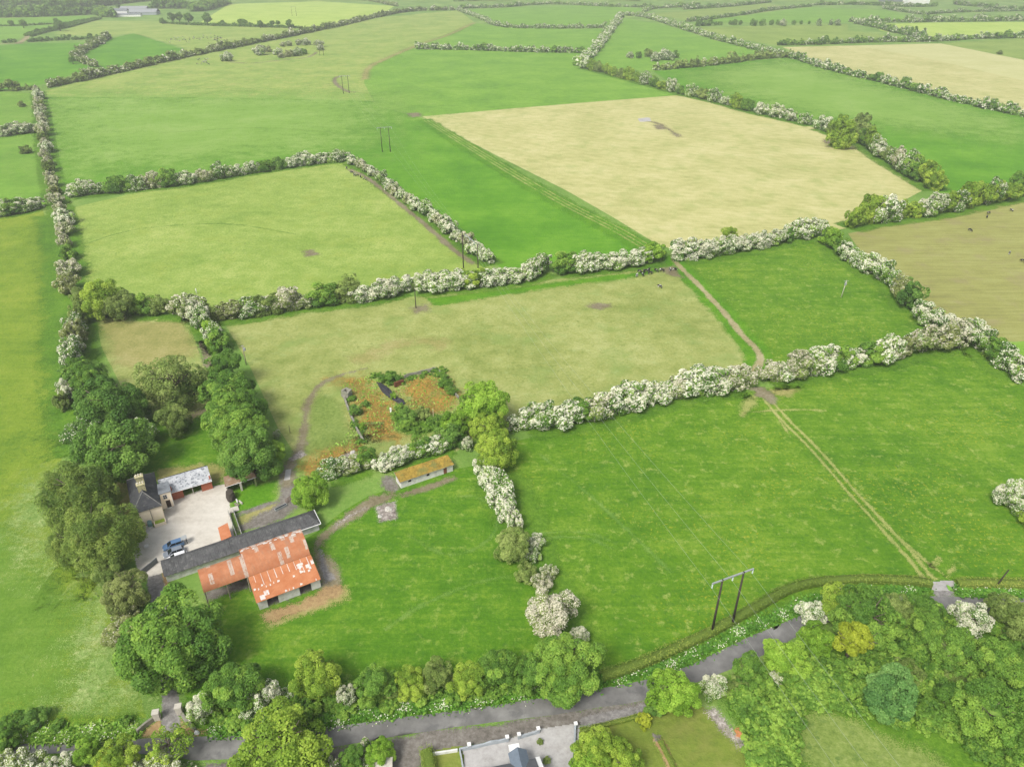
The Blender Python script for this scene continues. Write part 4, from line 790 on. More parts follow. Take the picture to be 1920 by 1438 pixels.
patch('orange_soil', [(1370, 1366), (1388, 1360), (1396, 1378), (1382, 1384)], 'orange', .095, .6); patch('orange_soil', [(1398, 1386), (1408, 1382), (1412, 1392), (1404, 1396)], 'orange', .095, .4)
patch('scrub_ground', [(1345, 1310), (1400, 1270), (1500, 1230), (1640, 1180), (1760, 1150), (1930, 1150), (2100, 1300), (2000, 1560), (1500, 1560), (1420, 1420)], 'verge', .055, 2)
patch('rank_clearing', [(1480, 1340), (1560, 1330), (1640, 1370), (1760, 1420), (1800, 1500), (1560, 1500), (1500, 1420)], 'midsoft', .066, 2.5)
# ------------------------------------------------------------------ standing grass and flowers
def blades(name, lab, cat, pts, width, n, h, leafm, flower=None, fshare=0, poly=False):
    r = np.random.default_rng(n)
    if poly:
        P = np.array(w2(pts)); lo, hi = P.min(0), P.max(0); q = r.uniform(lo, hi, (n * 4, 2)); q = q[sdf(q[:, 0], q[:, 1], P) > 0][:n]
    else:
        C = smooth_line(w2(pts), 1.5); i = r.integers(0, len(C) - 1, n); q = C[i] + (C[i + 1] - C[i]) * r.random(n)[:, None]
        q = q + r.normal(0, width / 2, (n, 2))
    m = len(q); a = r.uniform(0, 6.28, m); hh = h * r.uniform(.5, 1.3, m); wd = hh * r.uniform(.35, .6, m)
    g = .5 + .5 * np.sin(q[:, 0] * .9) * np.sin(q[:, 1] * .8)
    t = np.c_[np.cos(a), np.sin(a), np.zeros(m)] * wd[:, None]; ln = np.c_[r.normal(0, .7, (m, 2)) * hh[:, None], hh * .8]
    b = np.c_[q, np.zeros(m)]
    V = np.stack([b - t, b + t, b + t * .7 + ln, b - t * .7 + ln * .9], 1)
    fl = (r.random(m) < fshare * 9 * g ** 3.5) if flower else np.zeros(m, bool)
    if fl.any():
        cc = b[fl] + ln[fl]; s = .10 * r.uniform(.6, 1.5, fl.sum())[:, None]
        e1 = np.c_[s, np.zeros_like(s), s * .2]; e2 = np.c_[np.zeros_like(s), s, s * .2]
        V[fl] = np.stack([cc - e1, cc - e2, cc + e1, cc + e2], 1)
    me = npmesh(name, V.reshape(-1, 3), quads(m), [leafm] + ([flower] if flower else []), np.clip(r.normal(.5, .2, m) + (g - .5) * .4, 0, 1), fl.astype(int))
    return tag(link(name, me), lab, cat, kind='stuff')
blades('roadside_grass', 'long grass and white cow parsley on the bank below the roadside trees', 'grass', [(400, 1368), (520, 1358), (640, 1345), (760, 1328), (900, 1310), (1080, 1280), (1130, 1275)], 1.7, 13000, .4, L['dgrass'], L['W'], .035)
blades('roadside_grass', 'grass bank with white cow parsley between the trimmed hedge and the road', 'grass', [(1150, 1275), (1210, 1260), (1293, 1232), (1390, 1185), (1480, 1147), (1560, 1118), (1700, 1108), (1740, 1108)], 1.5, 8000, .38, L['dgrass'], L['W'], .04)
blades('roadside_grass', 'rough grass bank with cow parsley beside the left road end', 'grass', [(-60, 1380), (60, 1378), (150, 1378), (255, 1372)], 1.5, 9000, .45, L['grass'], L['W'], .025)
blades('roadside_grass', 'grass tufts with white flowers right of the field gate', 'grass', [(1795, 1110), (1850, 1112), (1930, 1112)], 1.2, 1500, .7, L['dgrass'], L['W'], .06)
blades('weeds', 'nettles and weeds around the ruined garden', 'weeds', [(560, 890), (690, 830), (760, 800), (850, 790), (860, 740), (830, 700), (700, 700), (640, 720), (690, 780)], 0, 2600, .35, L['grass'], poly=True)
# scrub
def scrub(lab, poly, n, R, kinds, leafs, z=.8):
    P = np.array(w2(poly)); lo, hi = P.min(0), P.max(0); r = np.random.default_rng(n + 5); q = r.uniform(lo, hi, (n * 5, 2)); q = q[sdf(q[:, 0], q[:, 1], P) > 0][:n]
    return mass('scrub', lab, 'scrub', [(x, y, R * pr.uniform(.6, 1.3), z * pr.uniform(.7, 1.3), pr.choice(kinds)) for x, y in q], kind='stuff', leafs=leafs, blom='P', hi=3)
scrub('dense bramble and willow scrub filling the wood floor', [(1355, 1310), (1400, 1275), (1500, 1240), (1620, 1225), (1760, 1270), (1790, 1390), (1640, 1345), (1480, 1330), (1500, 1430), (1520, 1500), (1440, 1500), (1410, 1400)], 105, 2.3, 'GGOG', 'G')
scrub('low green scrub between the trees by the road bend', [(1560, 1210), (1700, 1150), (1960, 1150), (1990, 1300), (1960, 1460), (1800, 1440), (1760, 1290), (1640, 1230)], 90, 2.2, 'GD', 'G')
scrub('undergrowth below the roadside tree row', [(360, 1345), (440, 1310), (600, 1290), (900, 1272), (1080, 1262), (1110, 1278), (900, 1306), (640, 1342), (420, 1366)], 75, 1.7, 'GBY', 'G', .7)
scrub('shrubs under the trees at the left boundary', [(130, 680), (185, 690), (260, 770), (280, 830), (240, 890), (150, 860), (125, 760)], 40, 2.6, 'GD', 'D')
scrub('low bushes along the near road edge at the bottom left', [(-40, 1440), (60, 1440), (150, 1434), (240, 1436), (420, 1446), (420, 1500), (-40, 1500)], 40, 1.2, 'GM', 'G')
scrub('bushes on the bottom edge below the big yellow green tree', [(440, 1430), (560, 1425), (640, 1412), (720, 1412), (730, 1490), (440, 1500)], 30, 1.6, 'GM', 'G')
scrub('brambles and ivy over the old garden walls', [(640, 735), (665, 735), (690, 830), (672, 832)], 16, 1.0, 'GD', 'G', .6)
scrub('nettles and brambles along the back wall of the ruins', [(690, 700), (760, 708), (830, 690), (850, 735), (835, 740), (815, 702), (760, 722), (700, 715)], 34, 1.1, 'GD', 'G', .6)
scrub('brambles in the middle of the ruins', [(735, 775), (790, 790), (850, 770), (855, 795), (780, 815), (740, 800)], 26, 1.2, 'GDB', 'G', .6)
# trimmed roadside hedges
def trimmed(name, lab, cat, pts, wd, h, seed, leafm='hedgeleaf', n=60, leaf=.16):
    C = smooth_line(w2(pts), .6); r = np.random.default_rng(seed); m = int(len(C) * n * .6)
    i = r.integers(0, len(C) - 1, m); T = C[np.minimum(i + 1, len(C) - 1)] - C[i]; T /= np.linalg.norm(T, axis=1)[:, None] + 1e-9; N = np.c_[-T[:, 1], T[:, 0]]
    a = r.uniform(-.25, math.pi + .25, m); wob = 1 + .12 * np.sin(i * .11) + .07 * np.sin(i * .31 + 1)
    ex = np.abs(np.cos(a)) ** .6 * np.sign(np.cos(a)); ez = np.abs(np.sin(a)) ** .5 * np.sign(np.sin(a))
    p = np.c_[C[i] + N * (ex * wd / 2 * wob)[:, None] + T * r.normal(0, .4, m)[:, None], h * (.5 + .5 * ez) * wob * r.uniform(.92, 1.06, m)]; p[:, 2] = np.maximum(p[:, 2], .05)
    nn = np.c_[N * np.cos(a)[:, None], np.sin(a) + .3] + sph(m, r) * .7; nn /= np.linalg.norm(nn, axis=1)[:, None]
    t = np.cross(nn, sph(m, r)); t /= np.linalg.norm(t, axis=1)[:, None]; b = np.cross(nn, t); s = leaf * r.uniform(.6, 1.3, m)[:, None]
    V = np.stack([p - t * s, p - b * s * .7, p + t * s, p + b * s * .7], 1).reshape(-1, 3)
    cs = [(-.46, .05), (-.46, .6), (-.36, .9), (.36, .9), (.46, .6), (.46, .05)]; k = len(C); TT = np.gradient(C, axis=0); TT /= np.linalg.norm(TT, axis=1)[:, None]; NN = np.c_[-TT[:, 1], TT[:, 0]]
    CVs = np.stack([np.c_[C + NN * x * wd * .92, np.full(k, z * h * .93)] for x, z in cs], 1).reshape(-1, 3); I = np.arange(k * 6).reshape(k, 6)
    q2 = np.stack([I[:-1, :-1], I[1:, :-1], I[1:, 1:], I[:-1, 1:]], -1).reshape(-1, 4) + len(V)
    tint = np.concatenate([np.clip(r.normal(.5, .15, m) + .2 * np.sin(i * .07), 0, 1), np.full(len(q2), .3)])
    return tag(link(name, npmesh(name, np.vstack([V, CVs]), np.vstack([quads(m), q2]), L[leafm], tint)), lab, cat)
trimmed('roadside_hedge', 'long clipped hedge between the buttercup meadow and the road', 'hedge', [(1128, 1272), (1200, 1248), (1290, 1208), (1340, 1184), (1420, 1140), (1480, 1108), (1540, 1094), (1620, 1090), (1700, 1092), (1745, 1098)], 2.0, 1.6, 1)
trimmed('roadside_hedge', 'short clipped hedge right of the field gate', 'hedge', [(1792, 1098), (1850, 1098), (1930, 1100), (2050, 1098)], 2.2, 1.6, 2)
scrub('low overgrown bushes on the bank by the left road end', [(-80, 1355), (60, 1352), (262, 1350), (258, 1368), (120, 1372), (-80, 1372)], 12, 1.0, 'GDO', 'G', .6)
trimmed('garden_hedge', 'thick rounded clipped hedge beside the gravel opening', 'hedge', [(799, 1412), (804, 1430), (808, 1470)], 2.2, 1.7, 4, 'hedgeleaf', 160, .09)
trimmed('garden_hedge', 'thin low hedge along the roadside garden fence', 'hedge', [(1092, 1372), (1130, 1362), (1170, 1352), (1200, 1344)], .7, .8, 5, 'hedgeleaf', 80, .09)
trimmed('flower_bed_hedge', 'low golden border bush along the lawn flower bed', 'hedge', [(1238, 1390), (1247, 1408), (1256, 1425), (1268, 1450)], .9, .5, 6, 'hedgeleaf', 140, .08)
# ------------------------------------------------------------------ building materials
K = {}
K['slate'] = corrugated('slate_roof', (.028, .03, .034), (.055, .057, .062), .4, axis=1, spots=(.11, .115, .10), sscale=1.3, slo=.58, shi=.72, rough=.8)
K['oldslate'] = corrugated('lichen_slate', (.30, .32, .34), (.50, .51, .52), .5, axis=1, spots=(.12, .13, .15), sscale=1.7, slo=.53, shi=.60)
K['greyslate'] = plain('grey_slate', (.17, .185, .20), .7, .3, 1.2)
K['asb'] = corrugated('weathered_sheet', (.055, .057, .058), (.10, .10, .10), .35, spots=(.17, .17, .155), sscale=1.5, slo=.56, shi=.70, stain=(.035, .036, .036))
K['rust'] = corrugated('rusty_barrel_sheet', (.36, .125, .05), (.46, .20, .10), .25, patch=(.46, .42, .36), pamt=.8, cell=(.8, 1.9), pth=.80, stain=(.33, .16, .09), rough=.8)
K['rust2'] = corrugated('rusty_lean_sheet', (.40, .135, .05), (.48, .20, .09), .25, patch=(.62, .60, .57), pamt=.9, cell=(.95, 1.1), pth=.90, rough=.8)
K['rust3'] = corrugated('rusty_small_sheet', (.41, .145, .06), (.48, .19, .09), .25, pth=2)
K['paleseam'] = plain('bare_metal_seam', (.58, .55, .50), .7, .3, 3)
K['rustdark'] = plain('dark_rust', (.16, .06, .03), .9, .4, 1)
K['cream'] = plain('cream_render', (.80, .69, .53), .9, .08, .6, dirt=(.66, .54, .39), damt=.4, dscale=.5)
K['creamline'] = plain('cream_trim', (.60, .50, .36), .9, .15, 2)
K['stack'] = plain('chimney_render', (.42, .39, .22), .9, .35, 2.2, dirt=(.20, .19, .10), damt=.6, dscale=1.2)
K['pot'] = plain('chimney_pot', (.62, .58, .48), .9, .2, 3)
K['brick'] = plain('red_brick', (.33, .105, .055), .9, .25, 4, dirt=(.24, .08, .05), damt=.5)
K['black'] = plain('dark_interior', (.02, .02, .02), .9, .3, 1)
K['door'] = plain('dark_door', (.05, .03, .022), .7, .3, 2)
K['glass'] = plain('window_glass', (.03, .035, .04), .12, .2, 1, spec=.6)
K['wood'] = plain('old_timber', (.22, .19, .15), .9, .3, 2)
K['palepost'] = plain('pale_concrete_post', (.46, .43, .37), .9, .2, 2)
K['block'] = plain('limewashed_block', (.60, .60, .57), .9, .2, .8, dirt=(.36, .36, .31), damt=.6, dscale=.6)
K['stone'] = plain('rubble_stone', (.24, .23, .19), .95, .4, 1.4, dirt=(.12, .15, .06), damt=.6, dscale=.8)
K['whitewash'] = plain('whitewashed_wall', (.62, .61, .57), .9, .15, 1, dirt=(.36, .35, .30), damt=.6, dscale=.9)
K['mossroof'] = plain('mossy_roof', (.27, .185, .032), .95, .4, .9, dirt=(.15, .155, .04), damt=.9, dscale=.35, bd=.1)
K['brownroof'] = corrugated('brown_sheet', (.19, .115, .065), (.27, .19, .12), .3, spots=(.33, .28, .22), sscale=1.2, slo=.54, shi=.68)
K['paleheap'] = plain('pale_rubble', (.46, .44, .40), .95, .35, 2.5, dirt=(.24, .23, .16), damt=.8, dscale=1.6)
K['white'] = plain('white_paint', (.72, .72, .70), .7, .08, 1)
K['bluegrey'] = plain('blue_grey_slate', (.125, .155, .19), .6, .15, 2)
K['darkroof'] = corrugated('dark_tile', (.075, .08, .088), (.10, .105, .112), .3, axis=1)
K['wallgrey'] = plain('grey_painted_wall', (.30, .33, .35), .9, .15, 1)
K['steel'] = plain('galvanised_steel', (.34, .36, .36), .55, .2, 2, metal=.3)
K['pole'] = plain('creosoted_pole', (.045, .036, .028), .9, .4, 1.5)
K['greypole'] = plain('grey_wood_pole', (.26, .22, .17), .9, .3, 1.5)
K['insul'] = plain('insulator_glass', (.50, .58, .56), .3, .1, 3)
K['wire'] = plain('aluminium_wire', (.30, .33, .28), .5, .1, 1)
K['teal'] = plain('green_oil_tank', (.12, .215, .205), .45, .15, 2)
K['pond'] = plain('green_algae_water', (.22, .30, .03), .5, .2, 2)
K['sheetgate'] = plain('grey_sheet_gate', (.13, .14, .145), .6, .25, 1.2)
K['blackheap'] = plain('black_plastic_heap', (.03, .03, .036), .5, .4, 1.2, bd=.2)
K['dstack'] = plain('dark_weathered_stack', (.055, .045, .036), .95, .4, 1.5, bd=.15)
K['tyre'] = plain('tyre_rubber', (.02, .02, .02), .8, .1, 2)
K['carglass'] = plain('car_glass', (.015, .02, .025), .08, .1, 1, spec=.8)
K['lamp'] = plain('headlight', (.6, .62, .63), .15, .05, 1)
for n_, c_ in (('carblue', (.10, .19, .33)), ('carsilver', (.22, .25, .29)), ('carwhite', (.72, .73, .74))):
    K[n_] = plain(n_.replace('car', 'car_paint_'), c_, .28, .03, .3, spec=.6, metal=.25 if n_ != 'carwhite' else 0)
# ------------------------------------------------------------------ farmyard, local frame: u along the sheds, v away from the road
FO = G(225 + 330 / 9.585, 870 + 1150 / 9.585); FA = R_(29.5)
def farm(u, v): return (FO.x + u * math.cos(FA) - v * math.sin(FA), FO.y + u * math.sin(FA) + v * math.cos(FA), 0)
def fthing(name, label, cat, u, v, rz=0, group=None): return thing(name, label, cat, farm(u, v), FA + rz, group)
# farmhouse
h = fthing('farmhouse', 'cream rendered old farmhouse with hipped dark slate roof', 'house', 0, 0)
MB().box(0, 5.8, 0, 13.5, 0, 4.45).build('wall', K['cream'], h)
e = .22; x0, x1, y0, y1, ze, zr = -e, 5.8 + e, -e, 13.5 + e, 4.4, 7.15
rb = MB(); a, b_, c_, d_ = (x0, y0, ze), (x1, y0, ze), (x1, y1, ze), (x0, y1, ze); r0, r1 = (2.9, 3.3, zr), (2.9, 9.9, zr)
for p in ((a, b_, r0), (b_, c_, r1, r0), (c_, d_, r1), (d_, a, r0, r1)): rb.poly(p)
rb.poly([(x0, y0, ze - .12), (x0, y1, ze - .12), (x1, y1, ze - .12), (x1, y0, ze - .12)])
for p, q in ((a, b_), (b_, c_), (c_, d_), (d_, a)): rb.poly([(p[0], p[1], ze - .12), (q[0], q[1], ze - .12), q, p])
roof = rb.build('roof', K['slate'], h)
rd = MB()
for p, q in ((a, r0), (b_, r0), (c_, r1), (d_, r1), (r0, r1)): rd.tube([(p[0], p[1], p[2] + .03), (q[0], q[1], q[2] + .03)], .09, 6)
rd.build('ridge_tiles', plain('ridge_tile', (.19, .19, .175), .9, .5, 3), roof)
for i, v in enumerate((4.6, 7.9)):
    ch = MB(); ch.box(2.1, 3.7, v - .55, v + .55, 5.9, 8.3); ch.box(1.98, 3.82, v - .67, v + .67, 8.3, 8.55)
    co = ch.build('chimney', K['stack'], h)
    for dx in (-.55, 0, .55):
        MB().tube([(2.9 + dx, v, 8.55), (2.9 + dx, v, 9.05)], [.17, .13], 8).build('chimney_pot', K['pot'], co)
MB().tube([(3.35, -.07, 0), (3.35, -.07, 4.3)], .06, 6).build('downpipe', K['wood'], h)
MB().box(-.02, 5.82, -.05, -.004, 0, .35).build('plinth', plain('plinth', (.36, .28, .19), .9, .3, 1), h)
p = fthing('house_porch_wing', 'two storey cream wing with a dark doorway on the yard', 'building', 5.81, 4.1)
pw = MB(); pw.box(0, 2.55, 0, 4.2, 0, 4.4); pw.build('wall', K['cream'], p)
pr_ = MB().slab([(-.0, -.18, 4.62), (2.72, -.18, 4.62), (2.72, 4.4, 4.42), (0, 4.4, 4.42)], .14); pr_.build('roof', K['greyslate'], p)
d = MB().box(1.0, 1.95, -.03, .06, .02, 2.2).build('door', K['door'], p)
wf = MB(); wf.box(.72, 1.62, -.04, -.002, 2.75, 3.95); wf.build('window', K['white'], p)
gl = MB(); [gl.box(.78 + .41 * i, 1.15 + .41 * i, -.055, -.042, 2.82 + .56 * j, 3.32 + .56 * j) for i in (0, 1) for j in (0, 1)]; gl.build('pane', K['glass'], [c for c in p.children if c.name.startswith('window')][0])
MB().box(.95, 2.0, -.45, -.04, 0, .14).build('step', K['block'], p); MB().tube([(2.5, -.07, 0), (2.5, -.07, 4.3)], .05, 6).build('downpipe', K['white'], p)
# slated outbuilding
ob = fthing('slated_shed', 'brick outbuilding with lichen spotted pale slate roof and two open bays', 'shed', 8.45, 6.4)
wb = MB(); wb.box(0, 2.45, 0, .3, 0, 2.38); wb.box(6.6, 9.1, 0, .3, 0, 2.38); wb.box(8.8, 9.1, .3, 4.2, 0, 3.0); wb.box(0, .3, .3, 4.2, 0, 3.0); wb.box(.3, 8.8, 3.9, 4.2, 0, 3.4)
wb.build('wall', K['brick'], ob)
MB().slab([(-2.2, 4.55, 3.85), (-2.2, 1.7, 3.02), (-.12, 1.7, 3.02), (-.12, -.25, 2.52), (9.25, -.25, 2.52), (9.25, 4.55, 3.85)][::1], .12).build('roof', K['oldslate'], ob)
MB().tube([(-.1, -.3, 2.42), (9.25, -.3, 2.42)], .07, 6).build('gutter', K['white'], ob)
MB().tube([(4.6, .1, 0), (4.6, .1, 2.4)], .09, 8).build('post', K['palepost'], ob)
MB().box(-2.2, 9.25, 4.55, 4.7, 3.70, 3.95).build('ridge_board', K['black'], ob)
# oil tank, planter
t = fthing('oil_tank', 'green round oil tank beside the farmhouse wall', 'tank', 2.55, -1.15)
s_ = MB(); s_.tube([(0, -.75, 1.15), (0, -.68, 1.15), (0, .68, 1.15), (0, .75, 1.15)], [.35, .52, .52, .35], 16); s_.build('tank_body', K['teal'], t, smooth=True)
for v in (-.5, .5): MB().box(-.4, .4, v - .1, v + .1, 0, .72).build('support', K['block'], t)
t = fthing('water_pool', 'low walled pool full of bright green algae at the house foot', 'pool', 3.35, -1.75)
s_ = MB(); s_.box(0, 2.5, 0, .18, 0, .75); s_.box(0, .18, .18, 1.6, 0, .75); s_.box(2.32, 2.5, .18, 1.6, 0, .75); s_.build('pool_wall', K['cream'], t)
MB().poly([(.18, .18, .6), (2.32, .18, .6), (2.32, 1.65, .6), (.18, 1.65, .6)]).build('water', K['pond'], t)
tag(MB().build if False else (MB().slab([(x * .5 + farm(.9, -7.4)[0], y * .6 + farm(.9, -7.4)[1], .3) for x, y in [(math.cos(i * .7), math.sin(i * .7)) for i in range(9)]], .3).build('white_stone', K['whitewash'])), 'pale flat stone at the edge of the concrete yard', 'stone')
# long shed
ls = fthing('long_shed', 'long low shed with weathered dark sheet roof and pale end trim', 'shed', 3.5, -21.0)
s_ = MB(); s_.box(0, 32.4, 0, .3, 0, 2.1); s_.box(0, .3, .3, 4.5, 0, 2.1); s_.box(32.1, 32.4, .3, 4.5, 0, 2.1)
for i in range(8): s_.box(.3 + i * 4.2, 2.3 + i * 4.2, 4.2, 4.5, 0, 2.1)
s_.build('wall', K['block'], ls)
s_ = MB(); x0, x1 = -.25, 32.8; ry, rz = 2.7, 3.25; f0, b0 = (-.55, 2.18), (4.85, 2.18); hx = 30.9
s_.slab([(x0, f0[0], f0[1]), (x1, f0[0], f0[1]), (hx, ry, rz), (x0, ry, rz)], .08); s_.slab([(x0, ry + .001, rz), (hx, ry + .001, rz), (x1, b0[0], b0[1]), (x0, b0[0], b0[1])], .08); s_.slab([(x1, f0[0], f0[1]), (x1, b0[0], b0[1]), (hx + .01, ry, rz)], .08)
s_.poly([(x0, f0[0], f0[1]), (x0, ry, rz), (x0, b0[0], b0[1])]); s_.build('roof', K['asb'], ls)
s_ = MB(); s_.tube([(x1 + .04, f0[0], 2.14), (x1 + .04, b0[0], 2.14)], .1, 6); s_.tube([(27, f0[0] - .05, 2.12), (x1, f0[0] - .05, 2.12)], .09, 6); s_.build('fascia', K['white'], ls)
MB().box(25.5, 26.4, -.02, .1, 0, 1.9).build('door', K['door'], ls)
# rusty barn
bn = fthing('hay_barn', 'large barn with barrel roof of orange rusted sheeting', 'barn', 9.7, -32.3)
def barrel_pts(ya, yb, ze, rise, seg):
    w_ = (yb - ya) / 2; Rr = (w_ * w_ + rise * rise) / (2 * rise); a0 = math.asin(w_ / Rr)
    return [((ya + yb) / 2 - Rr * math.sin(a0 - 2 * a0 * i / seg), ze + rise - Rr + Rr * math.cos(a0 - 2 * a0 * i / seg)) for i in range(seg + 1)]
def barrel(xa, xb, ya, yb, ze, rise, m, name, parent, seg=18, q=None):
    q = q or MB(); pts = barrel_pts(ya, yb, ze, rise, seg)
    for i in range(seg):
        (y_, z_), (y2, z2) = pts[i], pts[i + 1]
        q.poly([(xa, y_, z_), (xb, y_, z_), (xb, y2, z2), (xa, y2, z2)]); q.poly([(xa, y2, z2 - .05), (xb, y2, z2 - .05), (xb, y_, z_ - .05), (xa, y_, z_ - .05)])
        q.poly([(xa, y_, z_), (xa, y2, z2), (xa, y2, z2 - .05), (xa, y_, z_ - .05)]); q.poly([(xb, y2, z2), (xb, y_, z_), (xb, y_, z_ - .05), (xb, y2, z2 - .05)])
    return q.build(name, m, parent)
barrel(0, 8.5, 0, 6.5, 4.25, 2.2, K['rust'], 'roof', bn)
s_ = MB(); pts2 = barrel_pts(-.02, 8.3, 4.27, 2.55, 22); rr_ = random.Random(4)
for i in range(11):      # torn pale edge sheets along the back of the higher roof
    k = rr_.choice([12, 13, 13, 14]); (y_, z_), (y2, z2) = pts2[k], pts2[k + 1]; xx = 8.6 + i * 1.16; ww = rr_.uniform(.35, 1.1)
    s_.poly([(xx, y_, z_ + .03), (xx + ww, y_, z_ + .03), (xx + ww, y2, z2 + .03), (xx, y2, z2 + .03)])
for k in (14, 16):
    (y_, z_), (y2, z2) = pts2[k], pts2[k + 1]
    for i in range(7):
        xx = 8.7 + i * 1.8 + rr_.uniform(0, .6); s_.poly([(xx, y_, z_ + .035), (xx + rr_.uniform(.4, 1.3), y_, z_ + .035), (xx + .9, y2, z2 + .035), (xx, y2, z2 + .035)])
for i in range(len(s_.m)): s_.m[i] = 1
barrel(8.5, 21.4, -.02, 8.3, 4.27, 2.55, [K['rust'], K['paleseam']], 'roof', bn, 22, s_)
lean = MB(); lz = lambda y: 4.2 + y * .205
lean.slab([(8.55, -6.5, lz(-6.5)), (21.5, -6.5, lz(-6.5)), (21.5, -.05, lz(0)), (8.55, -.05, lz(0))], .06)
s_ = lean; n0_ = len(s_.f)
for i in range(9):
    xx = 9.6 + i * 1.35; ln = rr_.uniform(1.6, 3.6); wd_ = rr_.uniform(.05, .09)
    s_.poly([(xx, -.2 - ln, lz(-.2 - ln) + .025), (xx + wd_ * 2, -.2 - ln, lz(-.2 - ln) + .025), (xx + wd_, -.15, lz(-.15) + .025), (xx, -.15, lz(-.15) + .025)])
for i in range(16):
    xx = 8.8 + i * .78; yy = rr_.choice([-3.4, -3.6, -6.2, -6.0, -3.0]); k = rr_.uniform(.15, .5)
    s_.poly([(xx, yy - .25, lz(yy - .25) + .03), (xx + k, yy - .2, lz(yy - .2) + .03), (xx + k * 1.2, yy + .1, lz(yy + .1) + .03), (xx + .1, yy + .3, lz(yy + .3) + .03)])
for i in range(9):
    xx = 18.2 + rr_.uniform(0, 1.9); yy = rr_.uniform(-3.6, -1.6); k = rr_.uniform(.3, .7)
    s_.poly([(xx, yy, lz(yy) + .035 + i * .002), (xx + k, yy, lz(yy) + .035 + i * .002), (xx + k, yy + k * 1.1, lz(yy + k * 1.1) + .035 + i * .002), (xx, yy + k * 1.1, lz(yy + k * 1.1) + .035 + i * .002)])
for i in range(n0_, len(s_.m)): s_.m[i] = 1
s_.build('lean_to_roof', [K['rust2'], K['paleseam']], bn)
s_ = MB()
for a_, b_ in ((8.9, 10.6), (12.8, 17.1), (19.5, 21.4)): s_.box(a_, b_, -5.75, -5.45, 0, 2.7)
s_.box(21.1, 21.4, -5.45, -.1, 0, 3.0); s_.box(8.9, 9.2, -5.45, -.1, 0, 3.0); s_.box(9.2, 21.1, -.3, -.06, 0, 4.0); s_.build('wall', K['block'], bn)
s_ = MB(); s_.box(.1, 8.5, 6.1, 6.3, 0, 4.2); s_.box(21.1, 21.3, 0, 8.2, 0, 4.2); s_.box(8.5, 21.1, 7.9, 8.1, 0, 4.2); s_.build('back_sheeting', K['rustdark'], bn)
for xx in (.2, 4.4, 8.4): MB().tube([(xx, .15, 0), (xx, .15, 4.2)], .11, 8).build('post', K['greypole'], bn)
t = fthing('rusty_lean_to', 'small shed roofed with plain orange rusted sheets in the yard corner', 'shed', 15.6, -15.9)
MB().slab([(0, -.1, 2.0), (2.3, -.1, 2.3), (2.4, 4.9, 2.3), (.2, 4.6, 2.0)], .08).build('roof', K['rust3'], t); s_ = MB(); s_.box(2.0, 2.2, 0, 4.7, 0, 2.2); s_.box(.25, .45, .1, 4.4, 0, 1.9); s_.build('wall', K['block'], t)
# open fronted shed
t = fthing('open_shed', 'open fronted shed with brown sheet roof under the garden trees', 'shed', 20.0, 2.0)
MB().slab([(0, 0, 2.5), (7.4, .3, 2.5), (7.4, 3.8, 3.05), (.4, 3.6, 3.05)], .09).build('roof', K['brownroof'], t); s_ = MB(); s_.box(.3, 7.2, 3.2, 3.45, 0, 2.8); s_.box(.3, .55, .3, 3.2, 0, 2.6); s_.build('wall', K['stone'], t)
MB().tube([(0, -.04, 2.46), (7.4, .26, 2.46)], .06, 6).build('gutter', K['white'], t)
MB().box(3.3, 3.75, -.05, .35, 0, 2.45).build('pillar', K['palepost'], t); MB().box(6.8, 7.2, .1, .5, 0, 2.45).build('pillar', plain('mossy_pillar', (.22, .25, .10), .9, .3, 2), t)
s_ = MB(); r = random.Random(2); rings = []
for k, (z_, sc_) in enumerate(((0, 1), (.8, 1.02), (1.7, .92), (2.2, .78), (2.3, .3))): rings.append([(math.cos(i * math.pi / 6) * 1.0 * sc_ * r.uniform(.88, 1.1), math.sin(i * math.pi / 6) * 1.5 * sc_ * r.uniform(.9, 1.1), z_) for i in range(12)])
for k in range(4):
    for i in range(12): s_.poly([rings[k][i], rings[k][(i + 1) % 12], rings[k + 1][(i + 1) % 12], rings[k + 1][i]])
s_.poly(rings[4]); o = s_.build('covered_stack', K['dstack']); o.location = farm(20.6, .2); o.rotation_euler.z = FA; tag(o, 'dark covered stack at the corner of the concrete yard', 'stack')
for i, (u, v, c) in enumerate([(21.6, -1.7, 'whitewash'), (22.3, -2.6, 'palepost'), (21.3, -3.0, 'wood')]):
    o = MB().box(-.15, .15, -.7, .7, 0, .5).build(['white_block', 'pale_beam', 'timber_beam'][i], K[c], bevel=.03); o.location = farm(u, v); o.rotation_euler.z = FA + i * .3; tag(o, ['white block lying below the dark stack', 'pale upright slab beside the dark stack', 'grey timber lying below the dark stack'][i], 'debris')
# cattle crush and yard rails
t = fthing('cattle_crush', 'narrow railed cattle run along the edge of the yard', 'railing', 19.0, -16.3)
for k, xx in enumerate((0, 1.1)):
    MB().box(xx - .08, xx + .08, 0, 11.2, 0, .9).build('low_wall', K['stone'], t)
    s_ = MB()
    for z_ in (1.1, 1.4): s_.tube([(xx, 0, z_), (xx, 11.2, z_)], .035, 5)
    s_.build('rail', K['steel'], t)
    for j in range(6): MB().tube([(xx, .2 + j * 2.1, 0), (xx, .2 + j * 2.1, 1.5)], .06, 6).build('post', K['palepost'], t)
o = MB().box(-1, 1, -.9, .9, .1, .32).build('concrete_plinth', K['palepost'], bevel=.03); o.location = farm(20.4, -4.4); o.rotation_euler.z = FA; tag(o, 'square pale concrete plinth at the end of the cattle run', 'plinth')
g_ = G(527, 953); t = thing('water_trough', 'long galvanised trough beside the farm track', 'trough', g_, FA + .25)
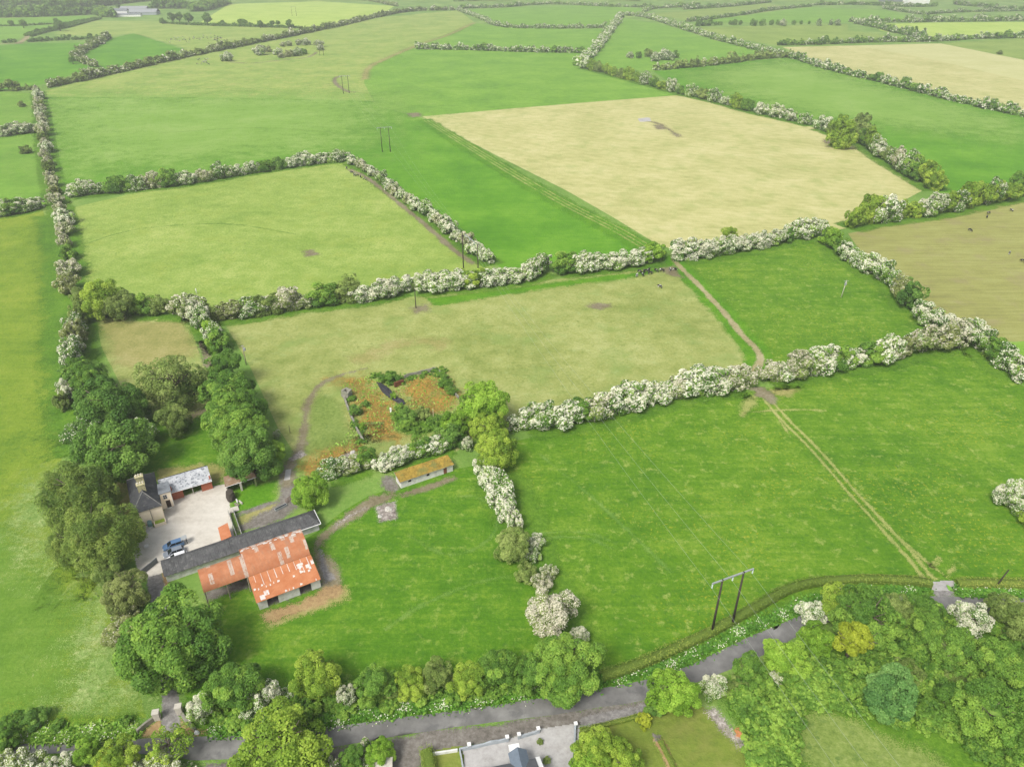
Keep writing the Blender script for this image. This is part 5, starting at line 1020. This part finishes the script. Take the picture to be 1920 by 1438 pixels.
s_ = MB(); s_.box(-1.5, 1.5, -.35, -.28, .05, .6); s_.box(-1.5, 1.5, .28, .35, .05, .6); s_.box(-1.5, -1.42, -.28, .28, .05, .6); s_.box(1.42, 1.5, -.28, .28, .05, .6); s_.build('trough_body', K['steel'], t); MB().poly([(-1.42, -.28, .5), (1.42, -.28, .5), (1.42, .28, .5), (-1.42, .28, .5)]).build('water', K['glass'], t)
def gate(name, lab, p, q, m, sheet=False, hgt=1.25):
    p, q = Vector(p), Vector(q); d = q - p; t = thing(name, lab, 'gate', p, math.atan2(d.y, d.x)); ln = d.length
    f = MB()
    for z_ in (.12, .4, .68, .96, hgt): f.tube([(0, 0, z_), (ln, 0, z_)], .035, 5)
    for xx in (0, ln / 2, ln): f.tube([(xx, 0, .1), (xx, 0, hgt)], .035, 5)
    f.build('gate_frame', m, t)
    if sheet: MB().box(.02, ln - .02, -.09, .09, .06, hgt + .05).build('sheet', m, t)
    return t
gate('yard_gate', 'grey sheeted gate standing open at the yard entrance', farm(-.9, -16.2), farm(2.5, -13.8), K['sheetgate'], True, 1.35)
gate('field_gate', 'rusty red gate beyond the water trough', G(536, 945), G(546, 937), K['rustdark'])
# mossy shed
ms = fthing('mossy_shed', 'low whitewashed shed with roof covered in orange moss', 'shed', 57.7, -16.3)
s_ = MB(); s_.box(0, 14.1, 0, .35, 0, 2.0); s_.box(0, .35, .35, 3.2, 0, 2.2); s_.box(13.75, 14.1, .35, 3.2, 0, 2.2); s_.box(.35, 13.75, 2.9, 3.2, 0, 2.3); s_.build('wall', K['whitewash'], ms)
s_ = MB(); nx, ny = 40, 9; r = random.Random(5)
gz = [[2.15 + .6 * j / (ny - 1) + r.uniform(-.06, .06) - (.04 if 30 <= i <= 31 else 0) for j in range(ny)] for i in range(nx)]
for i in range(nx - 1):
    for j in range(ny - 1):
        fx = lambda i: -.25 + 14.6 * i / (nx - 1); fy = lambda j: -.3 + 3.8 * j / (ny - 1)
        s_.poly([(fx(i), fy(j), gz[i][j]), (fx(i + 1), fy(j), gz[i + 1][j]), (fx(i + 1), fy(j + 1), gz[i + 1][j + 1]), (fx(i), fy(j + 1), gz[i][j + 1])])
s_.build('roof', K['mossroof'], ms)
MB().slab([(-.3, -.36, 2.08), (14.4, -.36, 2.08), (14.4, 3.55, 2.64), (-.3, 3.55, 2.64)], .1).build('roof_slab', K['stone'], ms)
for x_ in (2.0, 6.9): MB().box(x_, x_ + .75, -.03, .05, 1.1, 1.75).build('window', K['black'], ms)
MB().box(11.5, 12.4, -.03, .05, .02, 1.9).build('door', K['rustdark'], ms)
# garden walls and ruins
def wall(name, lab, pts, h_, th, m, seed=1, cat='wall'):
    C = smooth_line(w2(pts), 1.2); r = np.random.default_rng(seed); T = np.gradient(C, axis=0); T /= np.linalg.norm(T, axis=1)[:, None]; N = np.c_[-T[:, 1], T[:, 0]]; s_ = MB(); P = []
    for i in range(len(C)):
        hh = h_ * r.uniform(.75, 1.12); tt = th / 2 * r.uniform(.85, 1.15); P.append([(*(C[i] + N[i] * tt), 0), (*(C[i] + N[i] * tt * .9), hh), (*(C[i] - N[i] * tt * .9), hh), (*(C[i] - N[i] * tt), 0)])
    for i in range(len(C) - 1):
        for k in range(3): s_.poly([P[i][k], P[i + 1][k], P[i + 1][k + 1], P[i][k + 1]])
    s_.poly(P[0][::-1]); s_.poly(P[-1]); return tag(s_.build(name, m), lab, cat)
wall('garden_wall', 'crumbling stone wall down the left of the ruined garden', [(645, 745), (652, 765), (662, 790), (672, 812), (682, 828)], .9, .5, K['stone'], 1)
wall('garden_wall', 'dark stone wall across the far corner of the ruins', [(758, 710), (785, 702), (820, 695)], 1.3, .4, K['stone'], 2)
wall('garden_wall', 'stone wall on the right side of the ruins', [(822, 696), (835, 715), (850, 736), (860, 748)], .9, .4, K['stone'], 3)
wall('garden_wall', 'reddish broken wall piece in the middle of the ruins', [(740, 727), (757, 720)], 1.6, .5, K['rustdark'], 4)
wall('ruined_hut', 'roofless grey stone hut beside the ruined garden', [(643, 742), (650, 737), (658, 742), (652, 748), (643, 742)], 2.0, 1.0, K['stone'], 6, 'ruin')
def heap(name, lab, cx, cy, a_, b_, h_, rz, m, cat):
    s_ = MB(); r = random.Random(int(cx)); n = 14; rings = [[(math.cos(i * 6.283 / n) * a_ * q * r.uniform(.68, 1.2), math.sin(i * 6.283 / n) * b_ * q * r.uniform(.68, 1.2), z_ * h_ * r.uniform(.7, 1.2)) for i in range(n)] for q, z_ in ((1, 0), (.95, .35), (.7, .75), (.4, .97), (.1, 1))]
    for k in range(4):
        for i in range(n): s_.poly([rings[k][i], rings[k][(i + 1) % n], rings[k + 1][(i + 1) % n], rings[k + 1][i]])
    s_.poly(rings[4]); o = s_.build(name, m); o.location = G(cx, cy); o.rotation_euler.z = rz; return tag(o, lab, cat)
heap('silage_heap', 'long black plastic covered heap in the ruined garden', 728, 737, 7.5, 1.1, 1.0, -.95, K['blackheap'], 'heap')
heap('silage_heap', 'short black heap end nearest the dark shrub', 750, 753, 2.2, 1.1, .8, -.8, K['blackheap'], 'heap')
for x, y, w_, lab in [(621, 867, 2.0, 'whitish boulder left of the others behind the hawthorns'), (643, 856, 1.5, 'whitish boulder between two others behind the hawthorns'), (661, 848, 1.8, 'tall whitish boulder right of the others behind the hawthorns'), (728, 955, 2.2, 'largest pale rubble heap on the bare square of the paddock'), (712, 968, 1.5, 'small pale rubble heap on the bare square of the paddock')]:
    heap('boulder', lab, x, y, w_ / 2, w_ / 2.6, .35, x, K['paleheap'], 'rubble')
o = MB().box(-.25, .25, -.15, .15, 0, 1.5).build('white_post', K['white'], bevel=.04); o.location = G(733, 773); tag(o, 'white upright stone among the brambles in the ruins', 'post')
o = MB().tube([(0, 0, 0), (0, 0, 3.6)], [.09, .06], 8).build('wooden_post', K['creamline']); o.location = G(813, 786); tag(o, 'tall pale wooden post in the ruins', 'post')
o = MB().tube([(0, 0, 0), (.05, 0, 2.6)], [.09, .07], 8).build('wooden_post', K['pole']); o.location = G(544, 812); tag(o, 'thin dark post beside the farm track', 'post')
# gate piers and drive walls
for x, y, lab in ((296, 1347, 'left square stone gate pier of the drive'), (338, 1336, 'right square stone gate pier of the drive')):
    t = thing('gate_pier', lab, 'pier', G(x, y), .25, 'drive gate piers'); MB().box(-.5, .5, -.45, .45, 0, 1.75).build('shaft', K['stone' if False else 'palepost'], t); MB().box(-.58, .58, -.53, .53, 1.75, 1.95).build('cap', K['palepost'], t)
wall('drive_wall', 'low stone wing wall left of the drive entrance', [(290, 1350), (275, 1361), (258, 1374)], 1.0, .45, K['stone'], 7)
wall('drive_wall', 'low stone wing wall right of the drive entrance', [(342, 1341), (352, 1356), (367, 1369)], .9, .45, K['stone'], 8)
heap('boulder', 'white painted stone at the drive corner', 369, 1374, .45, .4, .5, 0, K['white'], 'stone')
# ------------------------------------------------------------------ bungalow at the bottom edge
BA = R_(12); bo = G(640 + 1320 / 4, 1300 + 405 / 4, 3.5); t = thing('bungalow', 'white bungalow with grey slate porch roof at the bottom edge', 'house', (bo.x, bo.y, 0), BA)
s_ = MB(); s_.box(-7.5, 3.2, -10, -2.0, 0, 2.6); s_.box(-1.25, 1.25, -2.0, -.35, 0, 2.5); s_.build('wall', K['white'], t)
s_ = MB(); s_.slab([(-1.55, -.05, 2.6), (0, .1, 3.55), (0, -4.2, 3.85), (-1.5, -2.2, 2.7)], .1); s_.slab([(0.001, .1, 3.55), (1.5, -.05, 2.6), (1.5, -2.2, 2.7), (0.001, -4.2, 3.85)], .1); s_.build('porch_roof', K['bluegrey'], t)
s_ = MB(); s_.slab([(-7.8, -1.75, 2.62), (2.6, -1.75, 2.62), (2.6, -6, 4.6), (-7.8, -6, 4.6)], .12); s_.slab([(-7.8, -6.01, 4.6), (2.6, -6.01, 4.6), (2.6, -10.4, 2.62), (-7.8, -10.4, 2.62)], .12); s_.build('roof', K['darkroof'], t)
s_ = MB(); s_.poly([(2.61, -1.6, 2.6), (3.3, -1.6, 2.6), (3.3, -6, 4.75), (2.61, -6, 4.75)]); s_.poly([(2.61, -6, 4.75), (3.3, -6, 4.75), (3.3, -10.4, 2.7), (2.61, -10.4, 2.7)]); s_.poly([(2.61, -1.6, 2.6), (2.61, -1.6, 2.2), (3.3, -1.6, 2.2), (3.3, -1.6, 2.6)]); s_.build('gable_parapet', K['white'], t)
MB().box(-.5, .5, -.38, -.3, .02, 2.1).build('door', K['door'], t); MB().box(-4.6, -2.8, -2.04, -1.97, 1.0, 2.1).build('window', K['glass'], t)
s_ = MB().poly([(-.9, -.3, .115), (.9, -.3, .115), (.9, 2.9, .115), (-.9, 2.9, .115)]); o = s_.build('garden_path', K['white']); o.location = (bo.x, bo.y, 0); o.rotation_euler.z = BA; tag(o, kind='structure')
wall('front_wall', 'low grey painted wall left of the garden gate', [(861, 1407), (880, 1404), (920, 1395), (951, 1389)], .8, .3, K['wallgrey'], 11)
wall('front_wall', 'low grey painted wall right of the garden gate', [(974, 1384), (1008, 1374)], .8, .3, K['wallgrey'], 12)
wall('side_wall', 'pale wall between the lawn and the forecourt', [(862, 1408), (868, 1440), (872, 1490)], .7, .25, K['wallgrey'], 13)
wall('front_wall', 'short pale wall in front of the small lawn', [(812, 1415), (858, 1408)], .6, .3, K['block'], 14)
wall('side_wall', 'long white wall beside the driveway', [(1078, 1366), (1077, 1400), (1073, 1480)], 1.0, .3, K['wallgrey'], 15)
for i, (x, y) in enumerate([(880, 1403), (951, 1389), (973, 1384), (1009, 1373), (1079, 1364)]):
    t = thing('wall_pier', f'{ORD[i]} white capped pier from the left on the bungalow road wall', 'pier', G(x, y), BA, 'white capped wall piers'); MB().box(-.22, .22, -.22, .22, 0, 1.15).build('shaft', K['wallgrey'], t); MB().box(-.3, .3, -.3, .3, 1.15, 1.35).build('cap', K['white'], t)
shrub('O', 1013, 1390, 13, 'clipped golden box bush nearest the road by the driveway', 1.1); shrub('O', 1025, 1425, 17, 'larger clipped golden box bush beside the driveway', 1.1)
t = thing('outhouse', 'small pale flat roofed outhouse at the bottom edge among bushes', 'outhouse', G(722, 1448), .1); MB().box(-1.6, 1.2, -2, 1, 0, 2.1).build('wall', K['cream'], t); MB().box(-1.75, 1.35, -2.1, 1.15, 2.1, 2.25).build('roof', K['palepost'], t)
# ------------------------------------------------------------------ far farm
def barnlet(name, lab, cx, cy, wd, dp, hh, rise, wm, rm, cat='barn', rz=.15):
    t = thing(name, lab, cat, G(cx, cy), rz); MB().box(-wd / 2, wd / 2, 0, dp, 0, hh).build('wall', wm, t); s_ = MB()
    s_.slab([(-wd / 2 - .4, -.4, hh), (wd / 2 + .4, -.4, hh), (wd / 2 + .4, dp / 2, hh + rise), (-wd / 2 - .4, dp / 2, hh + rise)], .2); s_.slab([(-wd / 2 - .4, dp / 2 + .01, hh + rise), (wd / 2 + .4, dp / 2 + .01, hh + rise), (wd / 2 + .4, dp + .4, hh), (-wd / 2 - .4, dp + .4, hh)], .2); s_.build('roof', rm, t); return t
barnlet('farmhouse', 'white two storey farmhouse on the far left skyline', 222, 31, 34, 14, 9, 4, K['white'], K['greyslate'], 'house'); barnlet('barn', 'wide grey roofed cattle shed of the distant farm', 262, 29, 62, 30, 5, 5, K['wallgrey'], K['steel']); barnlet('barn', 'pale silver roofed shed behind the wide one of the distant farm', 250, 22, 52, 26, 5, 4, K['wallgrey'], K['steel'])
barnlet('barn', 'long low white shed in front of the distant farm', 240, 32, 46, 10, 3.5, 2, K['white'], K['greyslate']); barnlet('outbuilding', 'small white outbuilding left of the distant farmhouse', 208, 27, 14, 8, 6, 3, K['white'], K['white'], 'outbuilding')
barnlet('farmhouse', 'white farmhouse at the top right edge of the view', 1722, 8, 55, 20, 9, 5, K['white'], K['greyslate'], 'house'); barnlet('barn', 'dark low shed left of the far white farmhouse', 1690, 4, 90, 24, 5, 4, K['greyslate'], K['greyslate'])
# ------------------------------------------------------------------ poles and wires
def hpole(p, q, ht, lab, arm=9.4):
    p, q = Vector(p), Vector(q); m = (p + q) / 2; d = q - p; sp = d.length; t = thing('twin_power_pole', lab, 'power pole', (m.x, m.y, 0), math.atan2(d.y, d.x), 'twin wooden power poles')
    for s in (-1, 1): MB().tube([(s * sp / 2, 0, 0), (s * sp / 2, 0, ht)], [.24, .17], 10).build('pole', K['pole'], t, smooth=True)
    a = MB(); a.box(-arm / 2, arm / 2, -.13, .13, ht - .25, ht); a.build('crossarm', K['steel'], t)
    for x_ in (-arm / 2 + .1, 0, arm / 2 - .1):
        i_ = MB(); i_.tube([(x_, 0, ht - .25), (x_, 0, ht - 1.35)], .05, 6)
        for k in range(6): i_.tube([(x_, 0, ht - .4 - .15 * k), (x_, 0, ht - .46 - .15 * k)], .13, 8)
        i_.build('insulator', K['insul'], t)
    c, s = math.cos(t.rotation_euler.z), math.sin(t.rotation_euler.z)
    return [Vector((m.x + x_ * c, m.y + x_ * s, ht - 1.35)) for x_ in (-arm / 2 + .1, 0, arm / 2 - .1)]
P1 = hpole(G(1334, 1188), G(1372, 1173), 14.6, 'twin dark power pole beside the road, largest and nearest')
P2 = hpole(G(869, 503), G(897, 528), 15.5, 'twin power pole in the hedge right of the pale paddock'); P2 = hpole(G(870, 530), G(897, 526), 15.5, 'twin power pole in the hedge right of the pale paddock') if False else P2
P3 = hpole(G(717, 286), G(732, 285), 15.5, 'twin power pole standing in the bright silage field'); P4 = hpole(G(644, 176), G(655, 175.5), 15, 'twin power pole in the rough pasture by the bare mud loop')
P5 = hpole(G(600, 105), G(607, 104.8), 15, 'twin power pole right of the hawthorn ring'); P6 = hpole(G(548, 31), G(556, 30.8), 16, 'far twin power pole in the lime field')
d_ = (P1[1] - P2[1]); P0 = [p + Vector((d_.x * .8, d_.y * .8, 0)) for p in P1]
hpole(P0[0] + (P0[2] - P0[0]) * .26 * Vector((1, 1, 0)) - Vector((0, 0, P0[0].z)), P0[2] - (P0[2] - P0[0]) * .26 - Vector((0, 0, P0[0].z)), 14.6, 'twin power pole in front of the view')
def wire(a, b, sag, lab, r_=.016):
    n = 14; pts = [a.lerp(b, i / n) - Vector((0, 0, sag * 4 * (i / n) * (1 - i / n))) for i in range(n + 1)]
    tag(MB().tube(pts, r_, 5, cap=False).build('power_line', K['wire']), lab, 'power line', 'power lines')
for A_, B_, nm in ((P0, P1, 'from the nearest pole towards the camera'), (P1, P2, 'between the nearest and second poles'), (P2, P3, 'between the second and third poles'), (P3, P4, 'beyond the third twin pole')):
    for k, s in enumerate(('left', 'middle', 'right')): wire(A_[k], B_[k], 2.6, f'{s} of three power lines {nm}')
def spole(x, y, ht, lab, m, arm=0, box=False, lean=0, cat='pole'):
    t = thing('utility_pole', lab, cat, G(x, y), 0); MB().tube([(0, 0, 0), (lean, 0, ht)], [.17, .12], 8).build('pole', m, t, smooth=True)
    if arm: MB().box(-arm / 2 + lean, arm / 2 + lean, -.06, .06, ht - .4, ht - .25).build('crossarm', K['steel'], t)
    if box: MB().box(.1, .75, -.3, .3, ht - 1.9, ht - .9).build('transformer', K['steel'], t, bevel=.05)
spole(462, 684, 7.0, 'wooden pole with transformer beside the garden tree row', K['greypole'], .9, True); spole(780, 578, 7.5, 'dark pole beside the muddy gap in the olive paddock', K['pole']); spole(1577, 558, 7.0, 'pale pole with cross arm in the small buttercup field', K['palepost'], 1.8, True, .5); spole(1864, 1104, 5.5, 'short leaning dark pole beside the road at the right', K['pole'], 0, False, 1.1); spole(478, 900, 8.2, 'mossy grey pole in front of the garden trees by the open shed', plain('mossy_pole', (.27, .28, .16), .9, .3, 2))
spole(766, 541, 6, 'second dark pole in the hedge gap', K['pole']); spole(369, 551, 2.2, 'short white marker post in the pale paddock', K['white'], .6, cat='post')
# ------------------------------------------------------------------ cars and person
def car(lab, u, v, paint, ln=4.5, wd=1.85, hgt=1.55, rz=math.pi, tail=False):
    t = fthing('parked_car', lab, 'car', u, v, rz, 'cars parked in the yard'); Lh, Wh = ln / 2, wd / 2
    xs = [-Lh, -Lh + .12, -Lh + .7, -.9, .55, 1.15, Lh - .55, Lh - .1, Lh]; top = [.72, .98, 1.02, 1.0, .98, .97, .86, .74, .55]; hw = [.78, .9, .98, 1, 1, 1, .97, .88, .74]; bot = [.42, .3, .24, .22, .22, .22, .24, .3, .38]
    s_ = MB(); R = []
    for x, z_, w_, b_ in zip(xs, top, hw, bot): w_ *= Wh; R.append([(x, -w_ * .9, b_), (x, -w_, b_ + .18), (x, -w_ * .99, z_ - .14), (x, -w_ * .9, z_), (x, 0, z_ + .03), (x, w_ * .9, z_), (x, w_ * .99, z_ - .14), (x, w_, b_ + .18), (x, w_ * .9, b_)])
    for i in range(8):
        for k in range(9): s_.poly([R[i][k], R[i + 1][k], R[i + 1][(k + 1) % 9], R[i][(k + 1) % 9]][::-1])
    s_.poly(R[0]); s_.poly(R[-1][::-1]); s_.build('body', K[paint], t, smooth=True)
    g = MB(); zb, zt = .96, hgt - .05; bt = [(-Lh + .22, -Wh * .88), (1.22, -Wh * .88), (1.22, Wh * .88), (-Lh + .22, Wh * .88)]; tp = [(-Lh + .55, -Wh * .68), (.3, -Wh * .68), (.3, Wh * .68), (-Lh + .55, Wh * .68)]
    B_ = [(x, y, zb) for x, y in bt]; T_ = [(x, y, zt) for x, y in tp]
    for i in range(4): g.poly([B_[i], B_[(i + 1) % 4], T_[(i + 1) % 4], T_[i]])
    g.poly(T_); g.build('window_glass', K['carglass'], t)
    MB().slab([(-Lh + .5, -Wh * .7, hgt), (.32, -Wh * .7, hgt), (.32, Wh * .7, hgt), (-Lh + .5, Wh * .7, hgt)], .06).build('roof', K[paint], t, bevel=.03)
    s_ = MB()
    for y in (-1, 1):
        for xa, xb in ((1.2, .31), (-.55, -.6), (-Lh + .25, -Lh + .55)): s_.tube([(xa, y * Wh * .885, zb), (xb, y * Wh * .69, zt + .02)], .035, 5)
    s_.build('pillar', K[paint], t)
    for x in (-Lh + .85, Lh - .85):
        for y in (-1, 1):
            w = MB().tube([(x, y * (Wh - .24), .33), (x, y * (Wh - .01), .33)], .33, 16).build('wheel', K['tyre'], t); MB().tube([(x, y * (Wh - .05), .33), (x, y * (Wh + .005), .33)], .2, 10).build('rim', K['steel'], w)
    for y in (-.62, .62): MB().box(Lh - .22, Lh - .04, y * Wh - .2, y * Wh + .2, .62, .76).build('headlight', K['lamp'], t, bevel=.02)
    for y in (-1, 1): MB().box(.75, .95, y * (Wh + .02) - .1, y * (Wh + .02) + .1, .95, 1.1).build('mirror', K[paint], t, bevel=.02)
    if tail: MB().slab([(-Lh - .75, -Wh * .75, hgt + .25), (-Lh + .5, -Wh * .72, hgt + .08), (-Lh + .5, Wh * .72, hgt + .08), (-Lh - .75, Wh * .75, hgt + .25)], .06).build('tailgate', K['steel'], t, bevel=.02)
car('blue estate car with raised tailgate parked in the yard', 6.2, -10.5, 'carblue', tail=True); car('dark silver car parked between the blue and white ones', 6.0, -13.0, 'carsilver'); car('white car nearest the long shed, partly hidden by its roof', 6.3, -15.1, 'carwhite')
def skin(name, V_, E__, rad, m, parent=None, sub=1):
    me = bpy.data.meshes.new(name); me.from_pydata(V_, E__, []); o = bpy.data.objects.new(name, me); COL.objects.link(o)
    sk = o.modifiers.new('s', 'SKIN'); sk.use_smooth_shade = True
    for i, r_ in enumerate(rad): me.skin_vertices[0].data[i].radius = (r_, r_) if not isinstance(r_, tuple) else r_
    me.skin_vertices[0].data[0].use_root = True
    sb = o.modifiers.new('b', 'SUBSURF'); sb.levels = sub; sb.render_levels = sub
    dg = bpy.context.evaluated_depsgraph_get(); em = bpy.data.meshes.new_from_object(o.evaluated_get(dg)); em.name = name
    bpy.data.objects.remove(o); em.materials.clear(); em.materials.append(m); return em
cloth = plain('dark_clothing', (.035, .038, .045), .9, .3, 3); skinm = plain('skin', (.42, .27, .2), .7, .1, 3); hair = plain('hair', (.05, .035, .025), .8, .2, 3)
PV = [(0, 0, .95), (0, 0, 1.15), (0, 0, 1.38), (0, .01, 1.5), (0, .03, 1.62), (0, .03, 1.72), (.09, 0, .9), (.1, .03, .5), (.1, -.02, .08), (.1, .12, .04), (-.09, 0, .9), (-.1, -.02, .5), (-.1, -.06, .08), (-.1, .08, .04), (.19, 0, 1.4), (.24, .02, 1.14), (.2, .18, .95), (.19, .26, .93), (-.19, 0, 1.4), (-.24, .02, 1.14), (-.2, .2, .98), (-.19, .28, .96)]
PE = [(0, 1), (1, 2), (2, 3), (3, 4), (4, 5), (0, 6), (6, 7), (7, 8), (8, 9), (0, 10), (10, 11), (11, 12), (12, 13), (2, 14), (14, 15), (15, 16), (16, 17), (2, 18), (18, 19), (19, 20), (20, 21)]
PR = [(.16, .12), (.15, .11), (.17, .11), .055, .095, .08, .09, .065, .045, .04, .09, .065, .045, .04, .07, .05, .035, .035, .07, .05, .035, .035]
pm = skin('person', PV, PE, PR, cloth)
pb = link('person', pm); pb.location = farm(9.0, -11.0); pb.rotation_euler.z = FA + math.pi / 2; tag(pb, 'person in dark clothes standing behind the open tailgate of the blue car', 'person')
hd = MB(); iv, itf = ico(); [hd.poly([(iv[i][0] * .1, iv[i][1] * .115 + .025, iv[i][2] * .125 + 1.66) for i in f]) for f in itf]; hd.build('hair', hair, pb, smooth=True)
# ------------------------------------------------------------------ cattle
def cow_mat(name, k):
    b = NB(name); p = b.n('ShaderNodeTexCoord').outputs['Object']; oi = b.n('ShaderNodeObjectInfo')
    cx = b.n('ShaderNodeVectorMath', operation='ADD'); b.l(p, cx.inputs[0]); m_ = b.n('ShaderNodeCombineXYZ'); b.l(b.math('MULTIPLY', oi.outputs['Random'], 40.0), m_.inputs[0]); b.l(m_.outputs[0], cx.inputs[1])
    return b.fin(b.pbr(b.mix(b.thr(b.noise(cx.outputs[0], 1.5, 2), k, k + .02), (.018, .017, .016), (.62, .6, .56)), .7, .3))
CM = [cow_mat('cow_coat_dark', .62), cow_mat('cow_coat_pied', .5)]
CV_ = [(0, 0, 1.05), (.45, 0, 1.1), (.75, 0, 1.12), (-.45, 0, 1.08), (-.8, 0, 1.12), (1.05, 0, 1.2), (1.3, 0, 1.18), (1.55, 0, 1.0), (.62, .2, .75), (.64, .2, .4), (.62, .2, .05), (.62, -.2, .75), (.56, -.2, .4), (.6, -.2, .05), (-.7, .2, .8), (-.8, .2, .45), (-.72, .2, .05), (-.7, -.2, .8), (-.84, -.2, .45), (-.78, -.2, .05), (-.98, 0, 1.1), (-1.02, 0, .6)]
CE = [(0, 1), (1, 2), (0, 3), (3, 4), (2, 5), (5, 6), (6, 7), (2, 8), (8, 9), (9, 10), (2, 11), (11, 12), (12, 13), (4, 14), (14, 15), (15, 16), (4, 17), (17, 18), (18, 19), (4, 20), (20, 21)]
CR = [(.33, .38), (.34, .38), (.27, .33), (.33, .37), (.27, .3), .2, .15, .09, .13, .075, .055, .13, .075, .055, .16, .08, .055, .16, .08, .055, .05, .03]
cow_m = [skin('cow', CV_, CE, CR, m) for m in CM]
CGZ = [list(v) for v in CV_]; CGZ[5] = (1.05, 0, .95); CGZ[6] = (1.3, 0, .6); CGZ[7] = (1.42, 0, .28); cow_g = [skin('cow', CGZ, CE, CR, m) for m in CM]
def cow(x, y, lab, group, kind=0, rz=None, graze=None):
    o = link('cow', (cow_g if (pr.random() < .6 if graze is None else graze) else cow_m)[kind]); o.location = G(x, y); o.rotation_euler.z = pr.uniform(0, 6.28) if rz is None else rz; return tag(o, lab, 'cow', group)
for i, (x, y, k) in enumerate([(1194, 519, 1), (1199, 512, 0), (1205, 518, 0), (1207, 511, 0), (1213, 511, 0), (1219, 515, 0), (1216, 509, 0), (1230, 510, 0), (1241, 510, 0), (1256, 508, 1), (1264, 508, 0)]):
    cow(x, y, f'{ORD[i]} black cow from the left in the bunch by the track gap', 'black cattle bunched by the track gap', k)
cow(1237, 540, 'black and white cow alone below the bunch by the track', None, 1, 2.4)
for x, y, k, lab in [(1853, 402, 0, 'upper black cow of the close pair in the tilled field'), (1850, 409, 0, 'lower black cow of the close pair in the tilled field'), (1896, 397, 1, 'pied cow by the hedge at the top right of the tilled field'), (1818, 434, 0, 'black cow furthest left in the tilled field'), (1892, 477, 1, 'mostly white cow in the middle of the tilled field'), (1917, 492, 0, 'black cow cut by the right edge of the tilled field')]: cow(x, y, lab, 'cattle in the tilled field', k)
for i, (x, y) in enumerate([(650, 317), (660, 326), (665, 330), (670, 332), (676, 334), (684, 338)]): cow(x, y, f'{ORD[i]} dark cow from the left under the corner hedge of the pale paddock', 'cattle under the paddock corner hedge')
r = random.Random(9); cl = [(314 + r.gauss(0, 2) + i * 2.3, 76 + r.gauss(0, 3.2) - i * .1) for i in range(44)] + [(410 + r.gauss(0, 9), 75 + r.gauss(0, 2.6)) for _ in range(16)]
for i, (x, y) in enumerate(cl): cow(x, y, 'small cow in the large herd grazing beyond the long diagonal hedge', 'far herd of cattle', int(r.random() < .45))
for i in range(12): cow(370 + r.uniform(0, 22), 113 + r.uniform(-1.5, 9), 'small pale or dark cow in the little herd left of the lone hawthorn', 'little herd by the lone hawthorn', int(r.random() < .6))
# ------------------------------------------------------------------ air
hz = MB().box(-4200, 4200, -600, 5200, -1.5, 118).build('haze', K['white']); hz.data.materials.clear()
hm = bpy.data.materials.new('haze_air'); hm.use_nodes = True; t = hm.node_tree; t.nodes.clear(); v_ = t.nodes.new('ShaderNodeVolumePrincipled'); o_ = t.nodes.new('ShaderNodeOutputMaterial')
v_.inputs['Color'].default_value = (.92, .94, .88, 1); v_.inputs['Density'].default_value = .00022; v_.inputs['Anisotropy'].default_value = .2
t.links.new(v_.outputs[0], o_.inputs['Volume']); hz.data.materials.append(hm); tag(hz, kind='stuff')
